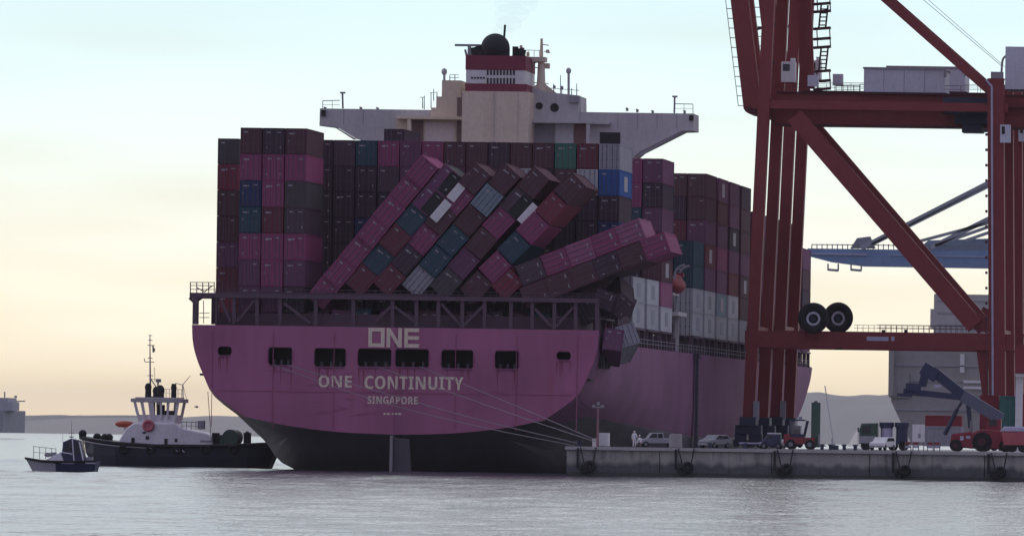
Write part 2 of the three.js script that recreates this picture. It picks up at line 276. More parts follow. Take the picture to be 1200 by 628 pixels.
    r(X(.71), Y(0), X(.71) + t, Y(1)); for (const v of [[1 - t / H, 1], [.5 - t / H / 2, .5 + t / H / 2], [0, t / H]]) r(X(.71) + t, Y(v[0]), X(1), Y(v[1]));
    m.build('logo_lettering', M.letter, ship);
  }
  { const m = new MB(); for (const [a, b] of [[447, 450], [451, 454.5], [457, 459], [460, 463], [464, 468]]) m.face(a, 484, b, 486, .03, .02); m.build('small_lettering', M.letter, ship); }
  // hatch covers with the lashing stanchions under the outboard boxes
}
const BAYS = [-1.5, -18.5, -33, -47.5, -62, -97, -111, -125.5, -140, -154.5, -169, -183.5, -198, -212.5, -227, -241.5];
for (const z of BAYS) {
  const y0 = 15.15, y1 = z > -10 ? 18.1 : 17.5;
  new MB().box(0, (y0 + y1) / 2, z - 6.2, 42, y1 - y0 - .06, 12.4).build('hatch_cover', M.lash, ship);
  const m = new MB();
  for (let i = 0; i < 3; i++) { const zz = z - .3 - i * 5.8; m.box(23.1, (y0 + y1) / 2, zz, .5, y1 - y0, .35); }
  m.each('stanchion', M.lash, ship);
  m.box(22.8, y1 - .13, z - 6.1, 1.4, .2, 12.3).build('stanchion_ledge', M.lash, ship);
}
{ // side rail along the main deck
  const m = new MB(); for (let z = -14; z > -250; z -= 3) m.box(23.45, 15.7, z, .06, 1.1, .06); for (const y of [15.75, 16.22]) m.box(23.45, y, -132, .05, .05, 237); m.build('side_rail', M.dimGrey, ship);
}
{ // the aft lashing bridge along the top of the transom
  const z = -.45, m = new MB(), B = (x0, y0, x1, y1, w) => m.bar(at(x0, y0, z), at(x1, y1, z), w, .35);
  const l = new THREE.Group(); l.name = 'lashing_bridge'; ship.add(l);
  m.bar(at(245, 346, z), at(700, 352.5, z), .5, .9); m.bar(at(250, 342.5, z), at(520, 346, z), .22, .5); m.build('girder', M.lash, l);
  for (const [x, y] of [[248, 379], [272, 379], [299, 380], [326, 380], [368, 381], [412, 382], [458, 383], [486, 383], [512, 383.5], [540, 384], [566, 384], [597, 384.5], [622, 385], [648, 385.5], [673, 386], [698, 386.5]]) { m.bar(at(x, y, z), at(x, y - 33, z), .42, .5); m.build('post', M.lash, l); }
  for (const [a, b, c, d] of [[257, 353, 268, 377], [297, 351, 275, 377], [330, 355, 362, 379], [456, 359, 439, 376], [460, 359, 484, 377], [625, 362, 645, 383], [670, 360, 650, 383], [566, 357, 542, 381], [515, 356, 538, 381]]) { B(a, b, c, d, .3); m.build('brace', M.lash, l); }
  for (let x = 250; x < 700; x += 7.5) m.bar(at(x, 346 + (x - 250) * .014, z + .4), at(x, 338 + (x - 250) * .014, z + .4), .05); for (const dy of [338, 341.5]) m.bar(at(250, dy, z + .4), at(700, dy + 6.3, z + .4), .06); m.build('handrail', M.lash, l);
  // port wing of the lashing bridge
  const p = new MB(), zp = -.2; p.face(219.5, 343, 250, 349.5, zp, 3); p.face(223, 349.5, 229, 380, zp, .8); p.face(245, 349.5, 251.5, 380, zp, .8); p.bar(at(219.5, 349, zp - .4), at(227, 356, zp - .4), .3); p.bar(at(234, 349, zp - .4), at(228, 353, zp - .4), .25); p.build('platform', M.lash, l);
  for (const x of [220.5, 228, 235, 242, 248.5]) p.bar(at(x, 343, zp - .1), at(x, 330.5, zp - .1), .1); for (const y of [330.8, 334.5, 339]) p.bar(at(220, y, zp - .1), at(249, y + .3, zp - .1), .08); p.bar(at(228, 337, zp - .1), at(237, 342, zp - .1), .12); p.bar(at(246, 335, zp - .1), at(237, 342, zp - .1), .12); p.build('platform_rail', M.lash, l);
  p.bar(at(231, 372, zp - 1.5), at(243, 372, zp - 1.5), .08); p.bar(at(231, 367, zp - 1.5), at(243, 367, zp - 1.5), .08); p.bar(at(236, 352, zp - 1.5), at(236, 379, zp - 1.5), .08); p.build('ladder', M.lash, l);
}
// ------------------------------------------------------------------ bridge house, casing and funnel
{
  const z = -76, h = new THREE.Group(); h.name = 'bridge_house'; ship.add(h); const A = (x, y) => at(x, y, z).slice(0, 2), m = new MB();
  m.poly([[372.5, 127], [811, 133], [811, 153], [797, 153.3], [770, 167], [748, 178], [741, 184], [741, 230], [440, 230], [438, 166], [416, 163], [392, 148.5], [372, 146.3]].map(([x, y]) => A(x, y)), z, 6).build('bridge_deck', M.grey, h);
  m.poly([A(744, 182), A(752, 177.5), A(772, 167), A(799, 153.4), A(797, 155.5), A(770, 170), A(750, 182)].reverse(), z + .02, .4); m.poly([A(391, 150), A(372, 147.5), A(372, 146.6), A(391, 148.6), A(416, 163.5), A(412, 163.5)], z + .02, .4); m.each('wing_bracket', M.dimGrey, h);
  { const s = span(438, 200, 741, 380, z - 7); m.box(s.x, 27, z - 13, s.w, 25, 12).build('accommodation_block', M.grey, h); }
  m.face(462, 136, 540, 139.5, z + 2.4, 2.4).build('canopy', M.cream, h); m.face(617, 140.5, 690, 144, z + 2.4, 2.4).build('canopy', M.grey, h);
  m.face(685, 144, 689, 168, z + 2.3, .5).build('canopy_post', M.grey, h); m.face(475, 139.5, 479, 168, z + 2.3, .5).build('canopy_post', M.cream, h);
  m.face(462, 139.5, 540, 172, z + .6, .6).build('aft_wall', M.cream, h);
  m.face(480.5, 141, 494, 170, z + .66, .1).build('door', M.door, h); m.face(533, 140, 538.7, 170, z + .66, .1).build('door', M.door, h);
  m.face(496, 143, 531, 170, z + .72, .15).build('wall_panel', mat(.74, .66, .63, .6), h);
  m.face(649, 145, 670, 170, z + .2, .2).build('wall_panel', mat(.66, .70, .70, .6), h); m.face(671, 145, 685, 172, z + .15, .15).build('door', mat(.26, .14, .13, .7), h);
  m.face(617, 144, 648, 172, z + .06, .1).build('wall_panel', M.dimGrey, h);
  m.face(701, 155, 725, 172, z + .08, .1).build('window', M.black, h);
  m.face(690, 143, 713, 145.5, z + .8, .8).build('ledge', M.grey, h);
  m.poly([A(617, 101), A(640, 108), A(676.5, 112), A(677, 141), A(617, 141)].reverse(), z + .5, 8).build('wheelhouse_top', M.grey, h);
  for (const [x, y, r] of [[630, 124, .32], [648, 126, .42]]) { m.add(new THREE.TorusGeometry(r + .05, .08, 8, 18), new THREE.Matrix4().makeTranslation(...at(x, y, z + .55))); m.cyl(...at(x, y, z + .5), r, .12, 'z', 18); m.each('porthole', M.black, h); }
  m.face(515.5, 94, 538, 141, z + 1.2, 7).face(509, 113, 515.5, 137, z + 1.1, 6).face(503, 126, 509, 137, z + 1, 5).build('stair_tower', M.cream, h);
  m.face(533.5, 114, 538.8, 136, z + 1.26, .1).each('vent', M.door, h);
  m.face(539, 107, 617, 200, z + 6, 12).build('engine_casing', M.cream, h); m.face(575, 108, 577.5, 170, z + 6.1, .12).face(604, 108, 605, 170, z + 6.05, .08).build('pipe_run', mat(.62, .55, .48, .6), h);
  const f = new THREE.Group(); f.name = 'funnel'; h.add(f); // its bands and louvres
  m.face(543.5, 65, 614, 82, z + 5.5, 9).build('upper_band', M.funnelRed, f); m.face(544, 82, 613.5, 98, z + 5.45, 8.9).build('white_band', M.white, f); m.face(543, 98, 615, 107.5, z + 5.6, 9.2).build('lower_band', M.funnelRed, f);
  for (let i = 0; i < 9; i++) for (const [a, b] of [[81.5, 87.8], [91.2, 98.2]]) m.face(568.5 + i * 3.85, a, 570.4 + i * 3.85, b, z + 5.53, .2);
  m.each('louvre', M.black, f);
  for (let i = 0; i < 5; i++) m.face(550 + i * 3.5, 90.2, 552.2 + i * 3.5, 92.2, z + 5.5, .1); m.build('band_marking', M.black, f);
  { const [x, y] = at(580.5, 56.5, z), R = 1.78; m.ball(x, y, z + 1.5, R, 1, 1, 1.15, 28).cyl(x + .15, y - 1.0, z + 1.5, R * .93, 2.0, 'y', 28).rod([x + 1, y + 1.2, z + 1], [x + 1.1, y + 2.9, z + 1], .14).build('exhaust_hood', M.soot, f); }
  { const p = (a, b, r, l) => { const [x, y] = at(a, b, z + 2); m.rod([x - l, y - .7, z + 2], [x, y + .8, z + 2], r, r, 12); }; p(557, 62, .55, -.5); p(553, 63, .42, -.2); p(562, 65, .5, -.9); p(602, 62, .38, 0); p(608, 64, .45, -.3); p(612, 66, .3, .3); m.each('exhaust_pipe', M.soot, f); }
  // radar, mast and aerials
  m.bar(at(531, 52.8, z), at(566, 53.2, z), .28, .3); m.bar(at(548, 54, z), at(548, 66, z), .4); m.bar(at(543, 58, z), at(545, 66, z), .25); m.each('radar_scanner', M.dimGrey, h);
  m.rod(at(632, 110, z - 1), at(632.5, 72, z - 1), .62, .42, 10).rod(at(632.5, 72, z - 1), at(632.8, 45, z - 1), .25, .16, 8); m.poly([A(613, 107), A(652, 111), A(636, 98), A(627, 98)], z - .6, .8);
  for (const [a, b, c, d] of [[623, 97, 641, 98], [624, 79, 642, 80], [636, 60, 643, 61.5], [634, 52, 641, 53]]) m.bar(at(a, b, z - 1), at(c, d, z - 1), .12); m.face(636, 74, 642, 80, z - .8, .6).face(638, 58, 641.5, 62, z - .8, .4).build('mast', M.cream, h);
  m.face(611, 66.5, 637, 72, z - .2, 2).bar(at(612, 76, z - 1), at(630, 72, z - 1), .2); for (const x of [612, 617, 624, 630]) m.bar(at(x, 66, z - .4), at(x, 58.5, z - .4), .07); m.bar(at(611, 58.5, z - .4), at(631, 59, z - .4), .07); m.rod(at(608.5, 66, z - 1), at(608.5, 53, z - 1), .12).face(607, 53, 610, 57, z - .8, .4).face(615, 61, 618, 66, z - .6, .5).build('mast_platform', M.cream, h);
  for (const [x, y, b, r] of [[518.5, 84, 95, .36], [664.5, 83, 114, .33]]) { m.ball(...at(x, y, z), r, 1, 1.25, 1, 14).rod(at(x, y + 2, z), at(x, b, z), .16); m.build('aerial_dome', M.grey, h); }
  for (const [x, y, b] of [[503, 108, 127], [506, 104, 118], [510, 107, 114], [647, 98, 109], [655, 88, 111], [656.5, 100, 111], [674, 98, 112], [531, 87, 94], [525, 88, 94], [493, 114, 127], [495, 112, 128], [668, 103, 112], [678, 112, 131]]) m.rod(at(x, b, z), at(x, y, z), .07, .05, 6);
  for (const [a, b, c, d] of [[525, 87.5, 536, 87.8], [640, 103, 677, 106], [490, 114, 496, 114], [502, 109, 509, 108], [525, 91, 536, 91]]) m.bar(at(a, b, z), at(c, d, z), .07); m.face(646, 100, 649, 103.5, z + .2, .3).face(654.5, 101, 658, 105, z + .2, .3).face(665, 112, 677, 120, z + 1, 1).each('aerial', M.dimGrey, h);
  m.rod(at(399.5, 127, z), at(399, 109, z), .12).face(396, 107.5, 402, 109.5, z + .2, .4).bar(at(376, 118, z), at(396, 117.5, z), .1).bar(at(376, 118, z), at(375.5, 127, z), .08).bar(at(387, 118, z), at(387, 127, z), .06).bar(at(376, 122.5, z), at(396, 122.5, z), .05);
  m.rod(at(788.5, 132.5, z), at(789, 113.5, z), .12).face(786, 112, 792, 114, z + .2, .4).bar(at(790, 121.5, z), at(810.5, 122, z), .1).bar(at(810.5, 122, z), at(810.5, 133, z), .08).bar(at(800, 122, z), at(800, 133, z), .06).bar(at(790, 127, z), at(810, 127, z), .05); m.build('wing_rail', M.dimGrey, h);
  for (const [x, y] of [[378.5, 126], [420.5, 126], [440, 126.5], [733, 127], [745, 128.5], [763, 130], [800.5, 130]]) m.face(x - 1.3, y, x + 1.3, y + 3, z - 1, .4).bar(at(x - 1.4, y - .4, z - 1), at(x + 1.6, y + .6, z - 1), .2); m.each('deck_light', M.dimGrey, h);
  for (const x of [374, 806]) m.face(x, x > 500 ? 135 : 129, x + 5, x > 500 ? 141 : 136, z + .3, .3); m.each('wing_lamp', M.black, h);
  for (let i = 0; i < 18; i++) { const x = 400 + i * 23; if (x > 440 && x < 700) continue; m.face(x, 128 + i * .33, x + .7, 145 + i * .33, z + .03, .05); } m.each('panel_seam', M.dimGrey, h);
}

{ // thin smoke drifting off the funnel
  const m = new MB(); for (const [x, y, r, sx] of [[588, 35, 1.1, 1.2], [594, 27, 1.3, 1.3], [598, 16, 1.6, 1.4], [603, 3, 2, 1.4], [609, -13, 2.5, 1.5], [617, -33, 3, 1.5], [627, -60, 3.8, 1.5]]) m.ball(...at(x, y, -76), r, sx, .8, 1, 20);
  const sm = m.build('smoke', new THREE.MeshStandardMaterial({ color: new THREE.Color(.22, .22, .25), roughness: 1, transparent: true, opacity: .02, depthWrite: false })); tag(sm, 'faint grey smoke drifting up from the black funnel top', 'smoke', null, 'stuff');
}
// ------------------------------------------------------------------ containers: each a thing with its frame, two doors and lock rods
const CW = 2.45, CH = 3.0, CL = 12.19, PITCH = 2.6, TIER = 3.04;
const shapes = (() => {
  const b = new MB(), t = .13; b.box(0, CH / 2, -CL / 2 - .06, CW - .1, CH - .1, CL - .2);
  for (const x of [-1, 1]) { for (const z of [-t / 2, -CL + t / 2]) b.box(x * (CW - t) / 2, CH / 2, z, t, CH, t); for (const y of [t / 2, CH - t / 2]) b.box(x * (CW - t) / 2, y, -CL / 2, t, t, CL - 2 * t - .004); }
  for (const y of [t / 2, CH - t / 2]) for (const z of [-t / 2, -CL + t / 2]) b.box(0, y, z, CW - 2 * t - .004, t, t);
  const d = (s) => { const m = new MB(), w = CW / 2 - t - .02; m.box(s * (w / 2 + .01), CH / 2, -.09, w, CH - 2 * t - .03, .09); for (const y of [.62, 1.25, 1.9, 2.45]) m.box(s * (w / 2 + .01), y, -.03, w - .08, .1, .035); return m.geo(); };
  const r = new MB(); for (const x of [-.86, -.34, .34, .86]) { r.rod([x, .14, .03], [x, CH - .14, .03], .035, .035, 6); r.box(x, 1.15, .05, .22, .07, .06); for (const y of [.2, CH - .2]) r.box(x, y, .03, .13, .11, .07); }
  const marks = [];
  for (let v = 0; v < 8; v++) { const m = new MB(); if (v !== 3) m.box(-.62 + .1 * (v % 3), 2.5 - .12 * (v % 2), .005, .45 + .25 * (v % 2), .15, .012); if (v > 1) m.box(.62, 2.5, .005, .5, .1, .012); if (v % 3 === 1) m.box(-.85, 1.55, .005, .14, .3, .012); if (v % 4 === 2) m.box(.82, .75, .005, .16, .28, .012).box(-.8, .7, .005, .14, .2, .012); if (v === 5) m.box(-.62, 2.3, .005, .4, .12, .012); marks.push(m.geo()); }
  const s = new MB(); for (const x of [-1, 1]) s.box(x * (CW / 2 - .04), 1.5, -6.4, .03, 1.75, 3.2);
  return { body: b.geo(), left: d(-1), right: d(1), rods: r.geo(), marks, logo: s.geo() };
})();
const HUES = {
  magenta: [.38, .075, .20], pink: [.44, .14, .27], 'dark red': [.19, .035, .06], red: [.30, .04, .075], 'dark brown': [.13, .045, .065], 'near-black': [.07, .034, .06], 'dark grey': [.115, .068, .095], navy: [.025, .05, .15],
  'dark teal': [.03, .095, .135], green: [.06, .24, .17], 'pale blue': [.27, .36, .41], white: [.60, .62, .64], blue: [.02, .12, .40], purple: [.21, .065, .155], 'grey-green': [.095, .08, .085], 'rust brown': [.17, .07, .055], 'light grey': [.42, .43, .47],
};
const hueMats = {};
for (const k in HUES) hueMats[k] = [.9, 1.08].map((f) => new THREE.MeshStandardMaterial({ color: new THREE.Color(...HUES[k].map((c) => c * f * .88)), roughness: .9, map: grime, bumpMap: ribs, bumpScale: .03 }));
const rodMat = mat(.12, .1, .12, .6), markMat = mat(.45, .42, .45, .7);
const doorMats = {}; for (const k in HUES) doorMats[k] = mat(...HUES[k].map((c) => c * .88), .65);
function container(hue, pos, label, group, { rot = [0, 0, 0], logo, open, mark } = {}) {
  const c = thing('shipping_container', label, 'shipping container', pos, group); c.rotation.set(...rot, 'ZYX');
  const bm = hueMats[hue][rnd() < .5 ? 0 : 1], v = mark ?? Math.floor(rnd() * 8);
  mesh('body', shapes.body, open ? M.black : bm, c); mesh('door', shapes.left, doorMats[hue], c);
  if (!open) { mesh('door', shapes.right, doorMats[hue], c); mesh('lock_rods', shapes.rods, rodMat, c).userData.kind = 'stuff'; }
  else {                                                     // the right-hand door has swung right round, its pale inner side out
    const d = mesh('door', shapes.left, M.white, c); d.position.set(CW + .02, 0, .12); tag(d, 'pale inner side of a door swung wide open');
    const f = new MB(); f.box(-CW / 2 + .065, CH / 2, .01, .13, CH, .03).box(-.0, CH - .065, .01, CW - .26, .13, .03).box(0, .065, .01, CW - .26, .13, .03).build('door_frame', doorMats[hue], c);
  }
  if (!(open && v < 2)) mesh('marking', shapes.marks[v], markMat, c).userData.kind = 'stuff';
  if (logo) mesh('side_marking', shapes.logo, hue === 'white' ? logoMat : markMat, c).userData.kind = 'stuff';
  return c;
}
const logoMat = mat(.33, .35, .4, .8);
const ORD = ['lowest', 'second', 'third', 'fourth', 'fifth', 'sixth', 'seventh', 'eighth', 'ninth', 'tenth', 'eleventh', 'twelfth', 'thirteenth', 'fourteenth', 'fifteenth', 'sixteenth', 'seventeenth', 'eighteenth'];
const COL = (i) => i ? ORD[i] : 'first';
const hueOf = { m: 'magenta', p: 'pink', d: 'dark red', r: 'red', b: 'dark brown', k: 'near-black', g: 'dark grey', n: 'navy', t: 'dark teal', G: 'green', P: 'pale blue', w: 'white', B: 'blue', u: 'purple', e: 'grey-green', R: 'rust brown', l: 'light grey' };
// the standing port stack on the aftermost bay: three columns, top tier last
['ummtnub', 'umdpmmb'.replace('p', 'm'), 'umugemb'].forEach((col, i) => {
  const hues = [['u', 'u', 'm', 't', 'n', 'm', 'b'], ['u', 'm', 'm', 'd', 'm', 'm', 'k'], ['k', 'u', 'm', 'g', 'e', 'm', 'b']][i];
  hues.forEach((h, t) => container(hueOf[h], [-18.2 + PITCH * (i + .5) - .25, 18.15 + TIER * t, BAYS[0]], `${hueOf[h]} container, ${ORD[t]} tier of the ${['outer', 'middle', 'inner'][i]} column in the tall port stern stack`, 'containers of the tall port stern stack'));
});
// the row standing across the whole beam behind it
const ROW2 = {
  0: 'rdubRDe'.replace('R', 'b').replace('D', 'r'), 4: 'kkkkkkk', 5: 'kkkkkkg', 6: 'kkknkkt', 7: 'kkkkkgm', 8: 'kkkkkuu', 9: 'kkkkkum', 10: 'kkkkkub', 11: 'kkkkkbb', 12: 'kkkkkbk', 13: 'kkkkkwb', 14: 'kkkkkkb', 15: 'kkkkkbG', 16: 'kkkkkwd', 17: 'kkknkBl',
};
for (const c in ROW2) [...ROW2[c]].forEach((h, t) => h !== '.' && container(hueOf[h], [-23.4 + PITCH * (+c + .5) - (c === '0' ? .65 : 0), 17.55 + TIER * t, BAYS[1]], `${hueOf[h]} container, ${ORD[t]} tier, ${COL(+c)} column from port, standing row behind the leaning stacks`, 'containers of the standing row behind the collapse', { logo: t === 5 && h === 'B' }));
container('near-black', [...at(459.5, 180.5, -33).slice(0, 2), -33], 'single near-black container standing above the second row, before the bridge house', 'containers of the standing row behind the collapse', { mark: 3 });
// leaning stacks: the door-end centres as sighted, from the foot up, with each stack's own lean
const LEAN = [
  [39.2, 'mmmmmmm', [376, 343, 492, 201]], [40, 'dtdtuu', [421.7, 328, 519, 211]], [40.1, 'dkmbmb', [454, 328, 554, 209.5]],
  [40.3, 'PttbPb', [488, 330, 588.5, 210.5]], [41, 'eubmgb', [521, 332, 623, 214]], [44, 'bmtmrb', [556, 336, 666, 221]], [45, 'r', [592.5, 332.8, 592.5, 332.8]],
];
const STACKN = ['first', 'second', 'third', 'fourth', 'fifth', 'sixth', 'seventh'];
LEAN.forEach(([tilt, hues, [x0, y0, x1, y1]], s) => [...hues].forEach((h, t) => {
  const u = hues.length > 1 ? t / (hues.length - 1) : 0, zz = BAYS[0] + .1 * ((s * 7 + t * 3) % 5) - .25 + (s === 3 && t === 4 ? .35 : 0), c = at(x0 + (x1 - x0) * u, y0 + (y1 - y0) * u, zz), a = -THREE.MathUtils.degToRad(tilt + ((t * 5 + s * 3) % 7 - 3) * .55);
  const o = [c[0] + Math.sin(a) * CH / 2, c[1] - Math.cos(a) * CH / 2, zz], open = (s === 1 && t >= 4) || (s === 4 && t === 4), hue = s === 3 && t === 0 ? 'light grey' : hueOf[h];
  container(hue, o, hues.length > 1 ? `${hue} container, ${ORD[t]} up in the ${STACKN[s]} leaning stack from port${open ? ', one door open' : ''}` : 'red container wedged at the foot between leaning and toppled stacks', 'containers of the stacks leaning to starboard', { rot: [rr(-.01, .01), 0, a], open });
}));
// the stack that has toppled almost flat over the starboard side: two layers
[['gmpmp', [620.5, 318, 736.5, 272.5], 'upper'], ['bbbkbm', [625, 344, 766, 288.5], 'lower']].forEach(([hues, [x0, y0, x1, y1], which], s) => [...hues].forEach((h, t) => {
  const u = t / (hues.length - 1), zz = BAYS[0] + .5 + s * .2, c = at(x0 + (x1 - x0) * u, y0 + (y1 - y0) * u, zz), a = -THREE.MathUtils.degToRad(68.5 + (t % 3 - 1) * .8), hue = hueOf[h];
  container(hue, [c[0] + Math.sin(a) * CH / 2, c[1] - Math.cos(a) * CH / 2, zz], `${hue} container, ${COL(t)} from port in the ${which} layer of the toppled stack`, 'containers of the toppled stack', { rot: [0, 0, a], mark: 2 + (t * 3 + s) % 6 });
}));
// crushed boxes hanging over the rail
for (const [hue, x, y, z, rot, label] of [
  ['dark grey', 727, 357, -2.5, [.1, .3, -.75], 'crushed dark grey container jutting out under the toppled stack'], ['near-black', 708, 352, -1.6, [.2, 0, -1.9], 'near-black container buried below the toppled stack'],
  ['purple', 717, 396, -1.2, [-.25, .12, -.12], 'purple container hanging down over the starboard quarter'], ['light grey', 733, 391, -3.5, [-.2, .35, .3], 'pale container hanging beside the purple one over the rail'],
  ['near-black', 686, 363, -2, [.05, -.1, .5], 'near-black container slumped behind the starboard end of the lashing bridge'],
]) { const p = at(x, y, z), c = container(hue, p, label, 'crushed containers at the starboard quarter', { rot }); c.scale.set(.92, .85, .62); c.translateY(-CH / 2); if (z > -1.3 || hue === 'light grey') c.translateZ(.2); }
// what is left standing behind the lashing bridge
[...'kutukbkukbtkub'].forEach((h, i) => { const x = -9.2 + i * 2.55; if (x < 21) container(hueOf[h], [x, 15.4 + (i % 3) * .12, BAYS[0] - .5], `${hueOf[h]} container, ${COL(i)} from port at the foot of the collapse behind the bridge`, 'containers at the foot of the collapse', { rot: [0, 0, (i % 2 ? -.08 : .05) * (i % 5)] }); });
// starboard side, bay by bay; letters run up from the lowest tier, the second string is the next column inboard
const SIDE = [[2, 'ww', ''], [3, 'ww', 'ww'], [4, 'wpbbuku', 'umbumm'], [5, 'wwtt', 'kntn'], [6, 'wwudubb', 'kkubdkb'], [7, 'wPumudu', ''], [8, 'wwdukuu', ''], [9, 'lbbubbk', ''], [10, 'bubkbu', ''], [11, 'ububku', ''], [12, 'kbubuk', ''], [13, 'bukbub', ''], [14, 'ubkubk', ''], [15, 'ubkbu', '']];
for (const [b, outer, inner] of SIDE) {
  [...outer].forEach((h, t) => { const hue = hueOf[h]; container(hue, [22.1, 17.55 + TIER * t, BAYS[b]], `${hue} container, ${ORD[t]} tier, outboard on the ${COL(b)} bay forward of the stern`, 'containers along the starboard side', { logo: h === 'w' || h === 'P' || (t * 3 + b) % 5 === 0 }); });
  [...(b === 4 ? 'ubkbtmm' : inner)].forEach((h, t) => { const hue = hueOf[h]; container(hue, [22.1 - PITCH, 17.55 + TIER * t, BAYS[b]], `${hue} container, ${ORD[t]} tier, one column inboard on the ${COL(b)} bay forward`, 'containers along the starboard side'); });
}
// orange lifeboat under its davit, beside the bridge house
{
  const p = at(796, 332, -84), o = thing('lifeboat', 'dark red enclosed lifeboat hung beside the bridge house', 'lifeboat', [22.6, p[1] - 1.5, -84]), m = new MB();
  m.ball(0, 1.2, 0, 1.25, .95, .85, 3.0, 18).build('hull', mat(.3, .04, .05, .6), o); m.ball(0, 1.75, -.4, .95, .9, .9, 2.6, 16).build('canopy', M.red, o);
  m.box(0, .1, 0, .18, .3, 6).build('keel', M.white, o); m.box(.3, 2.6, -2, .9, .5, 1.0).build('hatch', M.red, o);
  const d = new MB(); for (const z of [-81.6, -86.6]) d.tube([[22.2, 17, z], [22.4, 21.5, z], [23.0, p[1] + 1.8, z], [24.0, p[1] + 2.3, z]], .17, 16); d.build('davit', M.dimGrey, ship);
  new MB().box(22.4, 20.0, -84, 2.2, .5, 9.5).box(22.4, 17.6, -80, .4, 4.6, .4).box(22.4, 17.6, -88, .4, 4.6, .4).each('boat_platform', M.grey, ship);
}
{ // accommodation ladder down the side
  const m = new MB(); m.box(24.0, 9.2, -97, .35, 12, 1.4); for (let y = 3.6; y < 15; y += .8) m.box(24.2, y, -97, .12, .12, 1.7); m.box(24, 14.9, -97, .8, .6, 2.6).build('side_ladder', mat(.07, .06, .09, .8), ship);
}
// mooring lines to the bollard at the quay end
[[[490, 430], [544, 451.5], [620, 483], [697, 516]], [[441, 430], [516.6, 456.5], [606, 488], [697, 518]], [[334, 428], [440, 458.5], [560, 492], [675, 519.5]], [[318, 428], [440, 470], [560, 500], [672, 522.5]]].forEach((pts, i) => {
  const q = pts.map(([x, y], k) => at(x, y, k === 0 ? .1 : .4 + (k / 3) * (i < 2 ? 36 : 30)));
  tag(new MB().tube(q, .042, 40, 6).build('mooring_line', M.rope), `pale mooring rope, ${['uppermost', 'second from top', 'third from top', 'lowest'][i]} of four from transom to quay`, 'mooring line', 'stern mooring lines');
});

